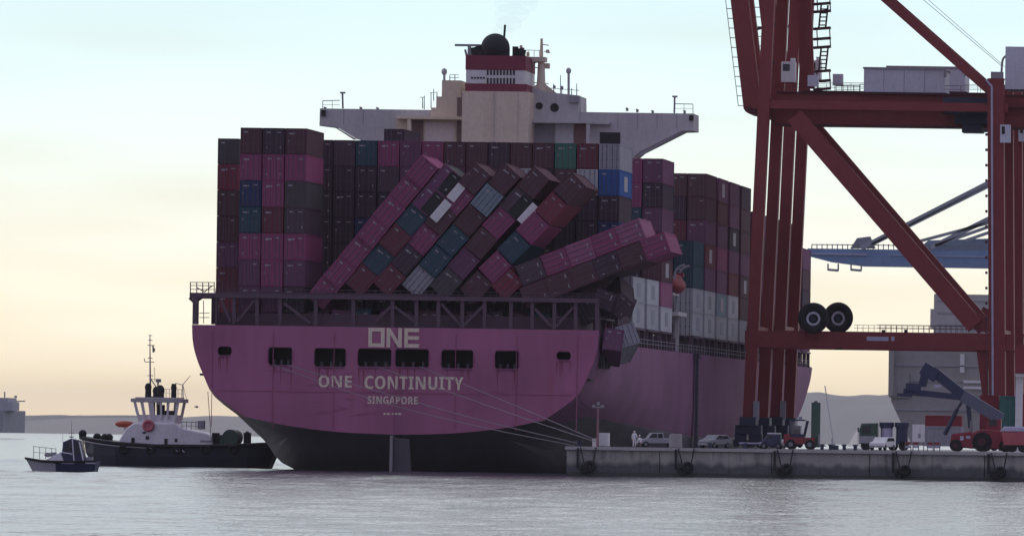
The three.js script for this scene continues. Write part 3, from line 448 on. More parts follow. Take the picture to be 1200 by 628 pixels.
// ------------------------------------------------------------------ ship-to-shore cranes
const CZ = -113, CD = 17.5;
function makeCrane(label) {
  const o = thing('gantry_crane', label, 'gantry crane', [0, 0, 0]), m = new MB(), R = M.craneRed;
  const P = (x, y, z = CZ) => at(x, y, CZ).slice(0, 2).concat([z]), front = CZ, back = CZ - CD;
  for (const z of [front, back]) {
    m.bar(P(876, 494, z), P(891.5, 175, z), 1.5, 1.6).build('leg', R, o);
    m.bar(P(891.5, 175, z), P(905, -105, z), 1.5, 1.6).build('tower_leg', R, o);
    m.bar(P(1168, 480, z), P(1166, 92, z), 2.1, 1.9).build('leg', R, o);
    m.poly([P(1156, 408), P(1143, 408), P(1150, 462), P(1157, 470)].map((p) => p.slice(0, 2)), z + .2, .8).poly([P(1156, 372), P(1128, 360), P(1122, 375), P(1156, 391)].map((p) => p.slice(0, 2)).reverse(), z + .25, .9).build('gusset', R, o);
    m.bar(P(930, 136, z), P(1142, 382, z), 2.25, 1.5).build('brace', R, o);
    m.bar(P(872, 397, z), P(1188, 401.5, z), 2.1, 1.5).build('tie_beam', R, o);
    m.bar(P(880, 122, z), P(1180, 126.5, z), 1.1, 1.2).build('frame_beam', R, o);
    // foot of each leg: equaliser beam, bogies and wheels
    for (const [x, w] of [[P(876, 500)[0], 3.4], [P(1168, 500)[0], 3.4]]) {
      m.box(x, 6.7, z, w * .62, 1.1, 3.4).box(x, 5.6, z, w, 1.2, 1.9).build('sill', M.bogie, o);
      for (const s of [-1, 1]) { m.box(x + s * w * .3, 4.6, z, 1.5, .9, 1.2).box(x + s * w * .3, 4.0, z, 1.9, .55, .9); for (const q of [-.55, .55]) m.cyl(x + s * w * .3 + q, 3.72, z, .42, .5, 'z', 16); m.build('bogie', M.bogie, o); }
    }
    m.face(881, 470, 888, 492, z + 1.1, .3).each('cabinet', M.dimGrey, o);
  }
  for (const x of [P(891.5, 175)[0], P(1166, 175)[0]]) m.box(x, P(x > 45 ? 1166 : 891, 124)[1], CZ - CD / 2, 1.4, 2.2, CD - 1.6).build('cross_beam', R, o);
  for (const x of [P(878, 397)[0], P(1168, 397)[0]]) m.box(x, P(1000, 397)[1] + .6, CZ - CD / 2, 1.3, 1.8, CD - 1.6).build('cross_beam', R, o);
  // main girder with its walkway, rails and trolley machinery
  const gz = CZ - CD / 2 + 4.2, g0 = P(904, 103, gz), g1 = P(1290, 150, gz), gy = P(1030, 108)[1], gb = P(1030, 145)[1];
  m.box((g0[0] + g1[0]) / 2, (gy + gb) / 2, gz - 1.2, g1[0] - g0[0], gy - gb, 2).build('girder', R, o);
  m.box((g0[0] + g1[0]) / 2, (gy + gb) / 2, gz - 7.4, g1[0] - g0[0], gy - gb, 2).build('girder', R, o);
  m.box((g0[0] + g1[0]) / 2, gy + .06, gz - 1.2, g1[0] - g0[0], .14, 2.7).box((g0[0] + g1[0]) / 2, gb - .07, gz - 1.2, g1[0] - g0[0], .14, 2.6).box((g0[0] + g1[0]) / 2, (gy + gb) / 2 + .5, gz + .3, g1[0] - g0[0] - 1, .12, 1.0).build('walkway', M.craneDark, o);
  for (let x = g0[0]; x < g1[0]; x += 2.2) m.box(x, gy + .65, gz + .1, .06, 1.1, .06); m.box((g0[0] + g1[0]) / 2, gy + 1.18, gz + .1, g1[0] - g0[0], .06, .06).box((g0[0] + g1[0]) / 2, gy + .7, gz + .1, g1[0] - g0[0], .05, .05).build('girder_rail', M.craneDark, o);
  m.face(1104, 114, 1158, 133, gz + 1.6, 3).face(1118, 133, 1158, 145, gz + 1.2, 5).face(1126, 145, 1150, 155, gz + .8, 4).face(1104, 132, 1158, 133.5, gz + 2.6, 1.4).build('trolley', M.bogie, o);
  for (let i = 0; i < 5; i++) m.face(1128 + i * 6, 126, 1131 + i * 6, 131, gz + 1.7, .2); m.each('trolley_motor', M.dimGrey, o);
  m.face(1011, 80, 1106, 108, gz + .3, 8).build('machinery_house', M.house, o); m.face(1010, 79, 1108, 81, gz + .5, 8.4).face(1105, 81, 1108, 90, gz + .6, 1).build('house_roof', M.dimGrey, o); m.face(1009, 108, 1108, 110.5, gz + .6, 8.8).build('house_base', M.craneDark, o);
  m.face(1058, 82, 1058.6, 107, gz + .34, .1).face(1034, 82, 1034.5, 107, gz + .34, .1).face(1082, 82, 1082.5, 107, gz + .34, .1).each('wall_seam', M.dimGrey, o);
  m.face(1177, 55, 1262, 105, gz + .3, 8).build('electrical_house', M.house, o); m.tube([P(1177, 62, gz), P(1172, 66, gz), P(1170, 78, gz), P(1170, 92, gz)], .16, 12).build('vent_pipe', M.dimGrey, o); m.face(1160, 84, 1174, 93, gz + .2, 1.6).build('winch', M.dimGrey, o);
  // raised boom and its ladder
  const b0 = at(880.5, 124, gz), b1 = at(826, -330, gz);
  m.bar(b0, b1, 2.3, 1.6); for (const p of [b0, b1]) p[2] = gz - 6.5; m.bar(b0, b1, 2.3, 1.6); b0[2] = b1[2] = gz; m.cyl(b0[0] - .1, b0[1], gz - 3.2, 1.1, 7.6, 'z', 16).each('boom', R, o);
  for (let i = 0; i < 40; i++) { const t = i / 40, x = b0[0] - 1.5 + (b1[0] - b0[0]) * t, y = b0[1] + (b1[1] - b0[1]) * t; m.box(x, y, gz + .3, .75, .07, .6); } m.bar([b0[0] - 1.85, b0[1], gz + .3], [b1[0] - 1.85, b1[1], gz + .3], .08); m.build('boom_ladder', M.craneDark, o);
  m.bar(at(877, 129, gz), at(893, 131, gz), .4, 6).build('hinge', M.craneDark, o);
  for (let i = 0; i < 9; i++) { const t = i / 9, y = 120 - i * 45; m.bar(P(883 - i * 2.2, y, gz - 3), P(898 + i * 1.8, y - 6, gz - 3), .35, .35); } m.each('boom_tie', M.craneDark, o);
  // apex, forestay and backstay
  m.box(P(905, -105)[0], P(905, -105)[1], CZ - CD / 2, 2, 2, CD + 1.6).build('apex_beam', R, o);
  const bs = [m.bar(P(909, -115), P(1165, 111), 1.25, 1.2).build('backstay', R, o), m.bar(P(909, -115, back), P(1165, 111, back), 1.25, 1.2).build('backstay', R, o)];
  m.rod(P(1010, -60, gz), P(1171, 76, gz), .04, .04, 6).rod(P(1018, -60, gz), P(1176, 78, gz), .035, .035, 6).build('rope', M.dimGrey, o);
  // stair tower behind the sea-side leg
  m.bar(at(943, 104, back + 3), at(936, -90, back + 3), 1.5, .9).bar(at(951, 104, back + 5), at(944, -90, back + 5), .5, .9).build('tower_post', R, o);
  for (const [a, b] of [[105, 84], [56, 34], [14, -6], [-32, -52]]) { for (const y of [a, (a + b) / 2 + 1, b]) m.bar(at(952, y, back + 2), at(972, y - 1.5, back + 2), .3, 1.4); for (const x of [957, 972]) m.bar(at(x, a, back + 2.6), at(x - 1.2, b, back + 2.6), .14); m.bar(at(958, b, back + 2), at(961, b - 28, back + 2), .22); m.bar(at(966, b, back + 2), at(969, b - 28, back + 2), .22); for (let i = 1; i < 6; i++) m.bar(at(958 + i * .5, b - i * 4.7, back + 2), at(966 + i * .5, b - i * 4.7, back + 2), .16); m.build('stair_landing', M.craneDark, o); }
  for (const [x0, x1] of [[975, 1004]]) { for (let x = x0; x <= x1; x += 7) m.bar(P(x, 107, gz + .6), P(x, 98, gz + .6), .1); m.bar(P(x0, 98.5, gz + .6), P(x1, 99, gz + .6), .1); m.bar(P(x0, 103, gz + .6), P(x1, 103.5, gz + .6), .07); } m.build('landing_rail', M.craneDark, o);
  // operator's cab, cabinets, service pipe on the land-side leg
  m.face(914, 72, 930, 96, gz + 1.2, 2.2).face(925, 68, 930, 72, gz + 1, 1).build('cab', M.white, o); m.face(916, 75, 924, 83, gz + 1.26, .1).build('cab_window', M.glass, o); m.face(945, 88, 957, 101, gz + 1, 1.4).build('cabinet', M.house, o);
  m.face(1171, 146, 1183, 167, CZ + 1.6, 1).build('cabinet', M.house, o); m.face(1173, 148, 1176.5, 157, CZ + 1.66, .1).build('cabinet_door', M.black, o);
  m.rod(P(1163, 480, CZ + 1.1), P(1162, 102, CZ + 1.1), .14).rod(P(1162, 102, CZ + 1.1), P(1155, 94, CZ + 1.1), .14).build('service_pipe', M.lilac, o);
  for (let y = 120; y < 380; y += 18) m.face(1153.5, y, 1156, y + 3, CZ + .8, .5); m.each('leg_bracket', M.craneDark, o);
  // cable reel standing on the tie beam, rails along the beam, name plate
  { const [x, y] = P(953, 373), z = CZ + 1.4; m.add(new THREE.TorusGeometry(1.52, .5, 12, 36), new THREE.Matrix4().makeTranslation(x, y, z)).cyl(x, y, z - .2, 1.5, .3, 'z', 30).build('cable_reel', M.rubber, o); m.add(new THREE.TorusGeometry(.78, .17, 8, 24), new THREE.Matrix4().makeTranslation(x, y - .1, z + .1)).build('reel_rim', M.house, o); m.cyl(x, y - .1, z + .05, .3, .5, 'z', 12); for (let i = 0; i < 4; i++) m.box(x, y - .1, z + .05, .12, 1.5, .2, i * Math.PI / 4); m.build('reel_hub', M.bogie, o); m.box(x, y - 1.6, z - .3, 1.6, 1.6, .5).build('reel_stand', R, o); }
  for (let x = 1004; x <= 1146; x += 6.5) m.bar(P(x, 389 + (x - 1004) * .014, CZ + .5), P(x, 381 + (x - 1004) * .014, CZ + .5), .06); for (const y of [381, 384.5]) m.bar(P(1000, y, CZ + .5), P(1148, y + 2.1, CZ + .5), .06); m.build('beam_rail', M.lash, o);
  for (const [a, b] of [[1014.5, 1040], [1043, 1047]]) m.face(a, 394.5, b, 399.5, CZ + .8, .06); m.each('name_plate', M.lilac, o); m.face(1032, 386.5, 1036, 390, CZ + .7, .4).face(977, 407.5, 985, 410, CZ + .5, .4).each('beam_lamp', M.black, o);
  return [o, bs];
}
const [crane, stays] = makeCrane('nearest red ship-to-shore gantry crane with raised boom on the quay');
{
  const c = crane.clone(); c.name = numbered('gantry_crane'); c.position.set(0, -.13, -35); c.scale.y = 1.04; scene.add(c);
  c.userData.label = 'second red gantry crane on the quay standing behind the nearest one';
  for (const k of c.children.filter((k) => ['backstay', 'electrical_house', 'brace', 'rope', 'tower_post', 'stair_landing'].includes(k.name))) c.remove(k);
}
// blue crane far behind, its boom lowered
{
  const z = -1150, o = thing('distant_crane', 'far blue gantry crane with lowered boom beyond the red brace', 'gantry crane'), m = new MB(), P = (x, y, q = z) => at(x, y, z).slice(0, 2).concat([q]), D = 22;
  m.poly([P(945, 291), P(1252, 295), P(1252, 316), P(1010, 312), P(972, 307), P(945, 300)].map((p) => p.slice(0, 2)).reverse(), z, 4).build('boom', M.blue, o);  // crane steel painted paler, with haze worked into the colour
  m.poly([P(1085, 281), P(1252, 276), P(1252, 296), P(1070, 293)].map((p) => p.slice(0, 2)).reverse(), z - 5, 10).build('girder', mat(.27, .34, .45, .7), o);
  m.bar(P(950, 297.5, z + .3), P(1015, 298.5, z + .3), .35).bar(P(1040, 299, z + .3), P(1250, 303, z + .3), .22).each('walkway', M.lilac, o);
  for (const [a, b, c, d] of [[1008, 291, 1252, 166], [1090, 290, 1252, 210], [1020, 287, 1160, 217], [1095, 288, 1252, 232], [1060, 287, 1200, 250], [1130, 282, 1200, 258]]) m.bar(P(a, b), P(c, d), d === 166 || d === 210 ? 1.3 : .8, 1.2).build('stay', M.farStay, o);
  for (const x of [1190, 1240]) m.bar(P(x, 522), P(x, 140), 2.8, 2).bar(P(x, 522, z - D), P(x, 140, z - D), 2.8, 2).build('leg', M.blue, o);
  for (const x of [975, 1002]) { m.bar(P(x - 6, 316), P(x + 6, 317), .6, 2).bar(P(x - 6, 309), P(x - 6, 317), .4).bar(P(x + 6, 309), P(x + 6, 317), .4); } m.build('trolley', M.farBlue, o);
  m.poly([P(995, 291), P(1003, 279), P(1018, 277), P(1024, 291)].map((p) => p.slice(0, 2)), z, 3).build('sheave_block', M.farBlue, o);
  for (let x = 950; x < 1150; x += 6) m.bar(P(x, 292), P(x, 286), .25); m.bar(P(950, 286.5), P(1150, 288.5), .25).build('rail', M.farBlue, o);
}
// ------------------------------------------------------------------ shipping far off
{
  const z = -1500, o = thing('distant_ship', 'pale grey ship beyond the quay behind the reach stacker', 'ship'), m = new MB(), P = (x, y) => at(x, y, z).slice(0, 2);
  m.poly([P(1043, 410), P(1178, 412), P(1168, 470), P(1150, 523), P(1068, 522), P(1052, 490), P(1043, 470)].reverse(), z, 40).build('hull', M.farGrey, o);  // pale paint on this ship puts haze into its colour
  m.face(1093, 345, 1172, 412, z - 4, 16).face(1089, 362, 1093, 385, z - 4, 12).build('superstructure', mat(.5, .48, .46, .8), o);
  for (const y of [352, 366, 380, 396]) m.face(1097, y, 1170, y + 2, z - 3.8, .5); m.build('window_row', M.dimGrey, o);
  for (const y of [428, 446, 462, 480]) m.face(1048, y, 1170, y + 1.5, z + .4, .8); m.build('rail', M.dimGrey, o); m.face(1124, 415, 1129, 437, z + .4, .6).face(1128, 446, 1152, 449, z + .6, .8).face(1128, 453, 1152, 456, z + .6, .8).each('stern_marking', M.white, o);
  m.face(1040, 408, 1046, 464, z + 3, 3).face(1041, 436, 1064, 466, z + 1, 2).build('gallery', M.farGrey, o);
}
{
  const z = -3200, o = thing('distant_ship', 'far blue-grey ship cut by the left edge, before the hills', 'ship'), m = new MB(), P = (x, y) => at(x, y, z).slice(0, 2);
  m.poly([P(-90, 480), P(1, 481), P(0, 507), P(-90, 506)].reverse(), z, 60).build('hull', M.farBlue, o); m.face(-90, 465.5, 6, 481, z - 4, 24).face(6, 471, 11, 481, z - 4, 20).build('superstructure', mat(.4, .43, .47, .8), o);
  m.bar([...P(-1, 466), z - 8], [...P(-1, 459), z - 8], .6).bar([...P(12, 466), z - 8], [...P(12, 463.5), z - 8], 1.2).bar([...P(12, 470), z - 8], [...P(23, 470), z - 8], .6).build('mast', M.farBlue, o);
}
{
  const z = -2600, [x, y] = at(1003, 522, z), o = thing('sailing_boat', 'tiny white sailing boat far out between quay and hills', 'sailing boat', [x, 0, z]), m = new MB();
  m.poly([[-6, 0.1], [5.2, .1], [6.6, 1.7], [-6.2, 1.6]], .9, 1.8).build('hull', M.white, o); m.poly([[.3, 2.2], [.3, 11], [-4.6, 2.4]], .06, .1).poly([[.7, 2], [5.6, 2], [.7, 9.5]], .06, .1).each('sail', new THREE.MeshPhysicalMaterial({ color: new THREE.Color(.9, .9, .88), roughness: 1, transmission: .6, thickness: 0 }), o); m.rod([.5, 1.6, 0], [.5, 11.5, 0], .1).build('mast', M.dimGrey, o);
}
// ------------------------------------------------------------------ tug
{
  const z = -48, o = thing('tugboat', 'navy harbour tug with white deckhouse lying off the ship\'s port quarter', 'tugboat', at(208, 548, z).map((v, i) => i === 1 ? 0 : v)), m = new MB(), O = o.position.toArray();
  const P = (x, y, q = 0) => { const p = at(x, y, z); return [p[0] - O[0], p[1] - O[1], q]; };
  // hull: sections along the boat, deck line and beam taken from stem to stern
  const st = [[92, 511, 113, .15], [98, 511.5, 110, 1.5], [112, 514, 113, 3.0], [140, 517.5, 140, 4.3], [185, 520.5, 185, 4.7], [250, 521, 250, 4.7], [295, 519.5, 292, 4.2], [315, 518.5, 306, 3.2], [323, 518.5, 312, 1.6]];
  const tri = [], ring = st.map(([x, y, xb, b]) => { const a = P(x, y), c = P(xb, 548); return [[a[0], a[1], -b], [a[0] * .75 + c[0] * .25, a[1] * .45, -b * .97], [c[0], -.6, -b * .86], [c[0], -.6, b * .86], [a[0] * .75 + c[0] * .25, a[1] * .45, b * .97], [a[0], a[1], b]]; });
  for (let i = 0; i < ring.length - 1; i++) for (let k = 0; k < 6; k++) { const a = ring[i][k], b = ring[i + 1][k], c = ring[i + 1][(k + 1) % 6], d = ring[i][(k + 1) % 6]; tri.push(...a, ...b, ...c, ...a, ...c, ...d); }
  for (const [r, f] of [[ring[0], 0], [ring[8], 1]]) for (let k = 1; k < 5; k++) tri.push(...(f ? [...r[0], ...r[k], ...r[k + 1]] : [...r[0], ...r[k + 1], ...r[k]]));
  const hg = new THREE.BufferGeometry(); hg.setAttribute('position', new THREE.BufferAttribute(new Float32Array(tri), 3)); hg.computeVertexNormals(); mesh('hull', metricUV(hg), M.tug, o);
  m.tube(st.map(([x, y, , b]) => P(x, y + 2, b + .05)), .22, 40, 6).tube(st.map(([x, y, , b]) => P(x, y + 2, -b - .05)), .22, 40, 6).each('fender_belt', M.rubber, o);
  m.tube(st.slice(1, 5).map(([x, y, , b]) => P(x, y + 5, b + .04)), .06, 20, 4).build('sheer_line', M.tugWhite, o);
  for (const [x, y] of [[95, 508], [112, 512], [121, 512.5], [126, 512.5]]) m.ball(...P(x, y, .5), .45, 1.1, 1, 1.6, 10).box(...P(x, y + 2, .5), .7, .5, 1); m.each('bow_fitting', M.rubber, o);
  m.poly([P(139, 521), P(143, 513), P(150, 502), P(158, 496), P(206, 496), P(214, 502), P(243, 508), P(250, 512), P(251, 522)].map((p) => p.slice(0, 2)).reverse(), 2.6, 5.2, .12).build('deckhouse', M.tugWhite, o);
  for (const [a, b, c, d] of [[168, 511, 172, 515], [190, 514, 193.5, 521], [202, 514, 205, 518], [151, 513, 155, 521], [164, 506, 168, 508]]) m.face(a, b, c, d, z + 2.68, .1, O); m.each('door', M.black, o);
  m.face(232, 516, 246, 518, z + 2.67, .1, O).each('vent', M.dimGrey, o);
  m.poly([P(163, 492), P(159, 471), P(211, 470), P(206, 493)].map((p) => p.slice(0, 2)).reverse(), 2, .3).poly([P(163, 492), P(159, 471), P(211, 470), P(206, 493)].map((p) => p.slice(0, 2)).reverse(), -1.7, .3);
  m.g = []; // wheelhouse as a sill, roof and canted posts so one sees through its windows
  m.box(...P(184.5, 491.5), 4.5, 1.1, 4).build('wheelhouse_sill', M.tugWhite, o);
  m.box(...P(184.5, 469.5), 6.1, .45, 5).box(...P(184.5, 467.5), 5.2, .35, 4.2).build('wheelhouse_roof', M.grey, o);
  for (const q of [2, -2]) for (const [a, b, w] of [[164, 159, .3], [171, 168, .22], [180, 179, .5], [190, 190, .22], [197, 199, .22], [206, 210, .3]]) m.bar(P(a, 492, q), P(b, 470, q * 1.15), w, .3); m.each('window_post', M.tugWhite, o);
  for (const q of [2, -2]) for (const [a, b, c, d] of [[164.5, 171, 159.5, 168], [171, 180, 168, 179], [180, 190, 179, 190], [190, 197, 190, 199], [197, 205.5, 199, 209.5]]) { const g = [P(a, 489, q), P(b, 489, q), P(d, 471, q * 1.14), P(c, 471, q * 1.14)], bg = new THREE.BufferGeometry(); bg.setAttribute('position', new THREE.BufferAttribute(new Float32Array([...g[0], ...g[1], ...g[2], ...g[0], ...g[2], ...g[3]]), 3)); bg.computeVertexNormals(); mesh('window', metricUV(bg), M.clear, o); }
  m.box(...P(186, 484), .8, 2.0, .8).box(...P(196, 487), 1.6, 1.2, 1).box(...P(176.5, 480), .35, 3.2, 1.2).build('console', M.black, o);
  for (const [x, y, h, r] of [[171, 457, 1.25, .42], [201, 457.5, 1.5, .36], [185, 461, .9, .55], [180, 461, .6, .4]]) m.cyl(...P(x, y + 3, 0), r * .95, h * 1.5, 'y', 14, r * .8).ball(...P(x, y - 3, 0), r, 1, 1.3, 1, 12); m.each('exhaust', M.soot, o);
  m.add(new THREE.TorusGeometry(.55, .2, 8, 20), new THREE.Matrix4().makeTranslation(...P(176, 499, 2.75))).cyl(...P(176, 499, 2.7), .5, .2, 'z', 18).build('life_ring', mat(.6, .16, .2, .6), o);
  m.ball(...P(146, 497, 1.6), .8, 1.5, .5, .8, 14).box(...P(146, 499, 1.6), 1.4, .35, 1).build('rescue_boat', M.orange, o); m.box(...P(147, 503, 1.6), .3, .8, .3).build('cradle', M.tugWhite, o);
  m.rod(P(173.5, 466), P(173, 392), .13, .05, 8); for (const [a, b, y] of [[170, 178.5, 404.5], [171, 176, 398.5], [171.5, 175.5, 393], [167, 178, 424], [170.5, 176, 419.5], [170, 177, 440]]) m.bar(P(a, y), P(b, y + .3), .09); m.rod(P(167, 424), P(166.5, 420), .05).rod(P(178, 430), P(179, 447), .03).rod(P(176.5, 405), P(177, 413), .1).rod(P(174, 444), P(182, 456), .07).rod(P(182.5, 448), P(182, 457), .12, .06).bar(P(174.5, 444), P(185, 446), .06).face(180, 444, 185.5, 448, z, .4, O).face(176, 408, 178.5, 412, z, .3, O).build('mast', M.dimGrey, o);
  m.rod(P(212, 468), P(211.5, 451), .07).rod(P(211.5, 451), P(220.5, 440), .05, .03).rod(P(211.5, 451), P(203, 449), .04).rod(P(216, 468), P(212, 452), .03); for (const x of [192, 196, 206, 210]) m.rod(P(x, 467), P(x, 456), .03); m.bar(P(190, 456), P(211, 456.5), .05).bar(P(190, 461), P(211, 461.5), .04).each('aerial', M.dimGrey, o);
  for (let x = 214; x <= 236; x += 5.5) m.bar(P(x, 504, 2), P(x, 494, 2), .07); m.bar(P(212, 494.5, 2), P(238, 495, 2), .09).bar(P(212, 499, 2), P(238, 499.5, 2), .06).face(229, 493, 236, 503, z + 1.6, 1.2, O).build('deck_rail', M.dimGrey, o);
  m.cyl(...P(270, 513), 1.0, 3.4, 'z', 20).box(...P(266, 515.5), 1.9, 1.2, 3.2).build('towing_winch', M.green, o); m.box(...P(289, 514, 1), .8, 1.4, .8).ball(...P(289, 508, 1), .28).box(...P(252, 514, 1), .6, 1.4, 2).each('towing_post', M.rubber, o);
  m.rod(P(246, 518, .5), at(241, 459, -1.5).map((v, i) => v - O[i]), .04, .04, 6).build('tow_rope', M.rope, o);
  for (let i = 0; i < 5; i++) m.add(new THREE.TorusGeometry(.42, .17, 8, 16), new THREE.Matrix4().makeTranslation(...P(150 + i * 32, 527, 4.82))); m.build('tyre_fender', M.rubber, o);
  m.bar(P(214, 523, 4.75), P(222, 530, 4.85), .1).bar(P(211, 527, 4.75), P(214, 529, 4.85), .08).build('hull_stay', M.tugWhite, o);
}
// ------------------------------------------------------------------ pilot launch
{
  const z = 113, o = thing('launch', 'small pilot launch with dark cabin nearer than the tug', 'motor boat', at(70, 554, z).map((v, i) => i === 1 ? 0 : v)), m = new MB(), O = o.position.toArray();
  const P = (x, y, q = 0) => { const p = at(x, y, z); return [p[0] - O[0], p[1] - O[1], q]; };
  const loft = (st) => { const tri = [], ring = st.map(([x, y, xb, b]) => { const a = P(x, y), c = P(xb, 555); return [[a[0], a[1], -b], [c[0], -.3, -b * .75], [c[0], -.3, b * .75], [a[0], a[1], b]]; }); for (let i = 0; i < ring.length - 1; i++) for (let k = 0; k < 4; k++) { const a = ring[i][k], b = ring[i + 1][k], c = ring[i + 1][(k + 1) % 4], d = ring[i][(k + 1) % 4]; tri.push(...a, ...b, ...c, ...a, ...c, ...d); } for (const [r, f] of [[ring[0], 0], [ring[ring.length - 1], 1]]) tri.push(...(f ? [...r[0], ...r[1], ...r[2], ...r[0], ...r[2], ...r[3]] : [...r[0], ...r[2], ...r[1], ...r[0], ...r[3], ...r[2]])); const g = new THREE.BufferGeometry(); g.setAttribute('position', new THREE.BufferAttribute(new Float32Array(tri), 3)); g.computeVertexNormals(); return metricUV(g); };
  mesh('bow', loft([[27, 537, 38, .05], [34, 538, 40, .55], [48, 540, 50, 1.05], [65, 541, 65, 1.25]]), mat(.42, .42, .46, .5), o);
  mesh('stern', loft([[65, 540.5, 65, 1.3], [90, 541, 90, 1.3], [112, 540.5, 109, 1.15]]), M.navy, o);
  m.tube([P(27, 537, .05), P(34, 538, .6), P(48, 540, 1.1), P(65, 541, 1.32), P(90, 541, 1.35), P(112, 540.5, 1.2)], .12, 30, 6).each('fender_belt', M.rubber, o);
  m.face(69, 542, 84, 543.5, z + 1.36, .05, O).face(97, 542, 109, 543.5, z + 1.32, .05, O).each('stern_marking', M.lilac, o);
  m.poly([P(50, 540), P(70, 530), P(74, 541)].map((p) => p.slice(0, 2)).reverse(), .9, 1.8, .05).build('coach_roof', M.tugWhite, o);
  m.poly([P(70, 541), P(73, 518), P(82, 514), P(91, 516), P(98, 541)].map((p) => p.slice(0, 2)).reverse(), .85, 1.7, .05).build('cabin', M.navy, o);
  for (const [a, b, c, d] of [[84, 515, 86, 541], [92, 518, 97, 541], [72, 530, 84, 532]]) m.bar(P(a, b, .88), P(c, d, .88), .1); m.build('cabin_post', M.tugWhite, o);
  m.poly([P(75, 529), P(76, 519), P(83, 516.5), P(83, 529)].map((p) => p.slice(0, 2)).reverse(), .9, .06).poly([P(87, 532), P(87, 519), P(91, 519), P(93.5, 532)].map((p) => p.slice(0, 2)).reverse(), .9, .06).each('cabin_window', M.glass, o);
  m.rod(P(81, 515), P(81, 493), .04, .02, 6).rod(P(71, 524), P(70.5, 508), .025, .015, 6).box(...P(81, 512), .4, .12, .3).bar(P(78, 508), P(84, 508), .05).build('mast', M.dimGrey, o);
  for (const x of [38, 45, 52, 59, 64]) m.rod(P(x, 538, .7), P(x + .3, 523 + (x - 38) * .1, .7), .03, .03, 6); m.bar(P(37.5, 523, .7), P(65, 526, .7), .05).bar(P(37.5, 530, .7), P(65, 531.5, .7), .04).build('bow_rail', M.steel, o);
  m.ball(...P(53, 533), .24, 1.4, 1, 1, 10).box(...P(60, 533), .5, .5, .6).box(...P(102, 538), .6, .4, .9).build('deck_gear', M.dimGrey, o);
}
// ------------------------------------------------------------------ on the quay
const onQuay = (px, z) => { const [x] = at(px, 522, z); return [x, QY, z]; };
const S = (z) => (EYE.z - z) / F;                             // metres per sighted pixel at z
// fenders hanging on the quay wall
for (const [i, px] of [690, 805, 921, 1060, 1172].entries()) {
  const z = QZ, [x] = at(px, 545, z), o = thing('fender', `black tyre fender on chains on the quay wall, ${ORD[i] === 'lowest' ? 'first' : ORD[i]} from the ship`, 'fender', [x, 1.1, z + .65], 'fenders along the quay wall'), m = new MB();
  m.add(new THREE.TorusGeometry(.42, .24, 10, 22), new THREE.Matrix4().makeRotationY(.25)).add(new THREE.TorusGeometry(.36, .22, 10, 20), new THREE.Matrix4().makeTranslation(-.55, -.3, .05)).build('tyre', M.rubber, o);
  for (const s of [-1, 1]) { m.rod([s * .85 - .2, 2.1, -.25], [s * .45 - .1, .2, .1], .07, .07, 6); } m.each('chain', M.soot, o);
  m.box(-1.35, .9, -.34, .22, 2.2, .3).build('wall_guide', M.soot, o);
}
// bollards along the edge
for (const [i, px] of [962, 972, 988, 1001, 830, 872].entries()) { const o = thing('bollard', `small dark mooring bollard on the quay edge, ${['before the open water nearest the forklift', 'under the slanting stay', 'mid-way between forklift and truck', 'beside the truck', 'below the grey car', 'below the flat trailer'][i]}`, 'bollard', onQuay(px, 36), 'bollards along the quay edge'), m = new MB(); m.cyl(0, .25, 0, .2, .5, 'y', 14).build('post', M.bogie, o); m.cyl(0, .55, 0, .32, .16, 'y', 14, .26).build('cap', M.bogie, o); }
{ // lamp post and white cabinet at the quay end
  const z = 34, o = thing('lamp_post', 'thin post with crossed top at the quay end by the white cabinet', 'lamp post', onQuay(698.5, z)), m = new MB(), s = S(z); m.cyl(0, 2.2, 0, .14, 4.4, 'y', 10, .1).build('pole', mat(.3, .14, .17, .6), o); m.box(0, 4.35, 0, 1.25, .14, .14).box(-.5, 4.5, 0, .28, .2, .3).box(.5, 4.5, 0, .28, .2, .3).box(0, 4.75, 0, .26, .4, .26).build('lamp', M.dimGrey, o);
  const c = thing('cabinet', 'white equipment cabinet beside the post at the quay end', 'cabinet', onQuay(706, z - 1)); m.box(0, .78, 0, 1.15, 1.5, .9).build('body', M.white, c); m.box(-.1, .8, .47, .8, 1.3, .04).build('door', mat(.72, .72, .73, .6), c); m.box(0, .05, 0, 1.3, .12, 1.05).build('plinth', M.concrete, c); m.box(-.95, .45, .2, .6, .9, .5).build('side_box', M.white, c);
  const b = thing('bollard', 'low mooring bollard holding the lower stern ropes', 'bollard', onQuay(677, 32)); m.cyl(0, .25, 0, .28, .5, 'y', 14).build('post', M.bogie, b); m.cyl(0, .55, 0, .42, .18, 'y', 14).build('cap', M.bogie, b);
}
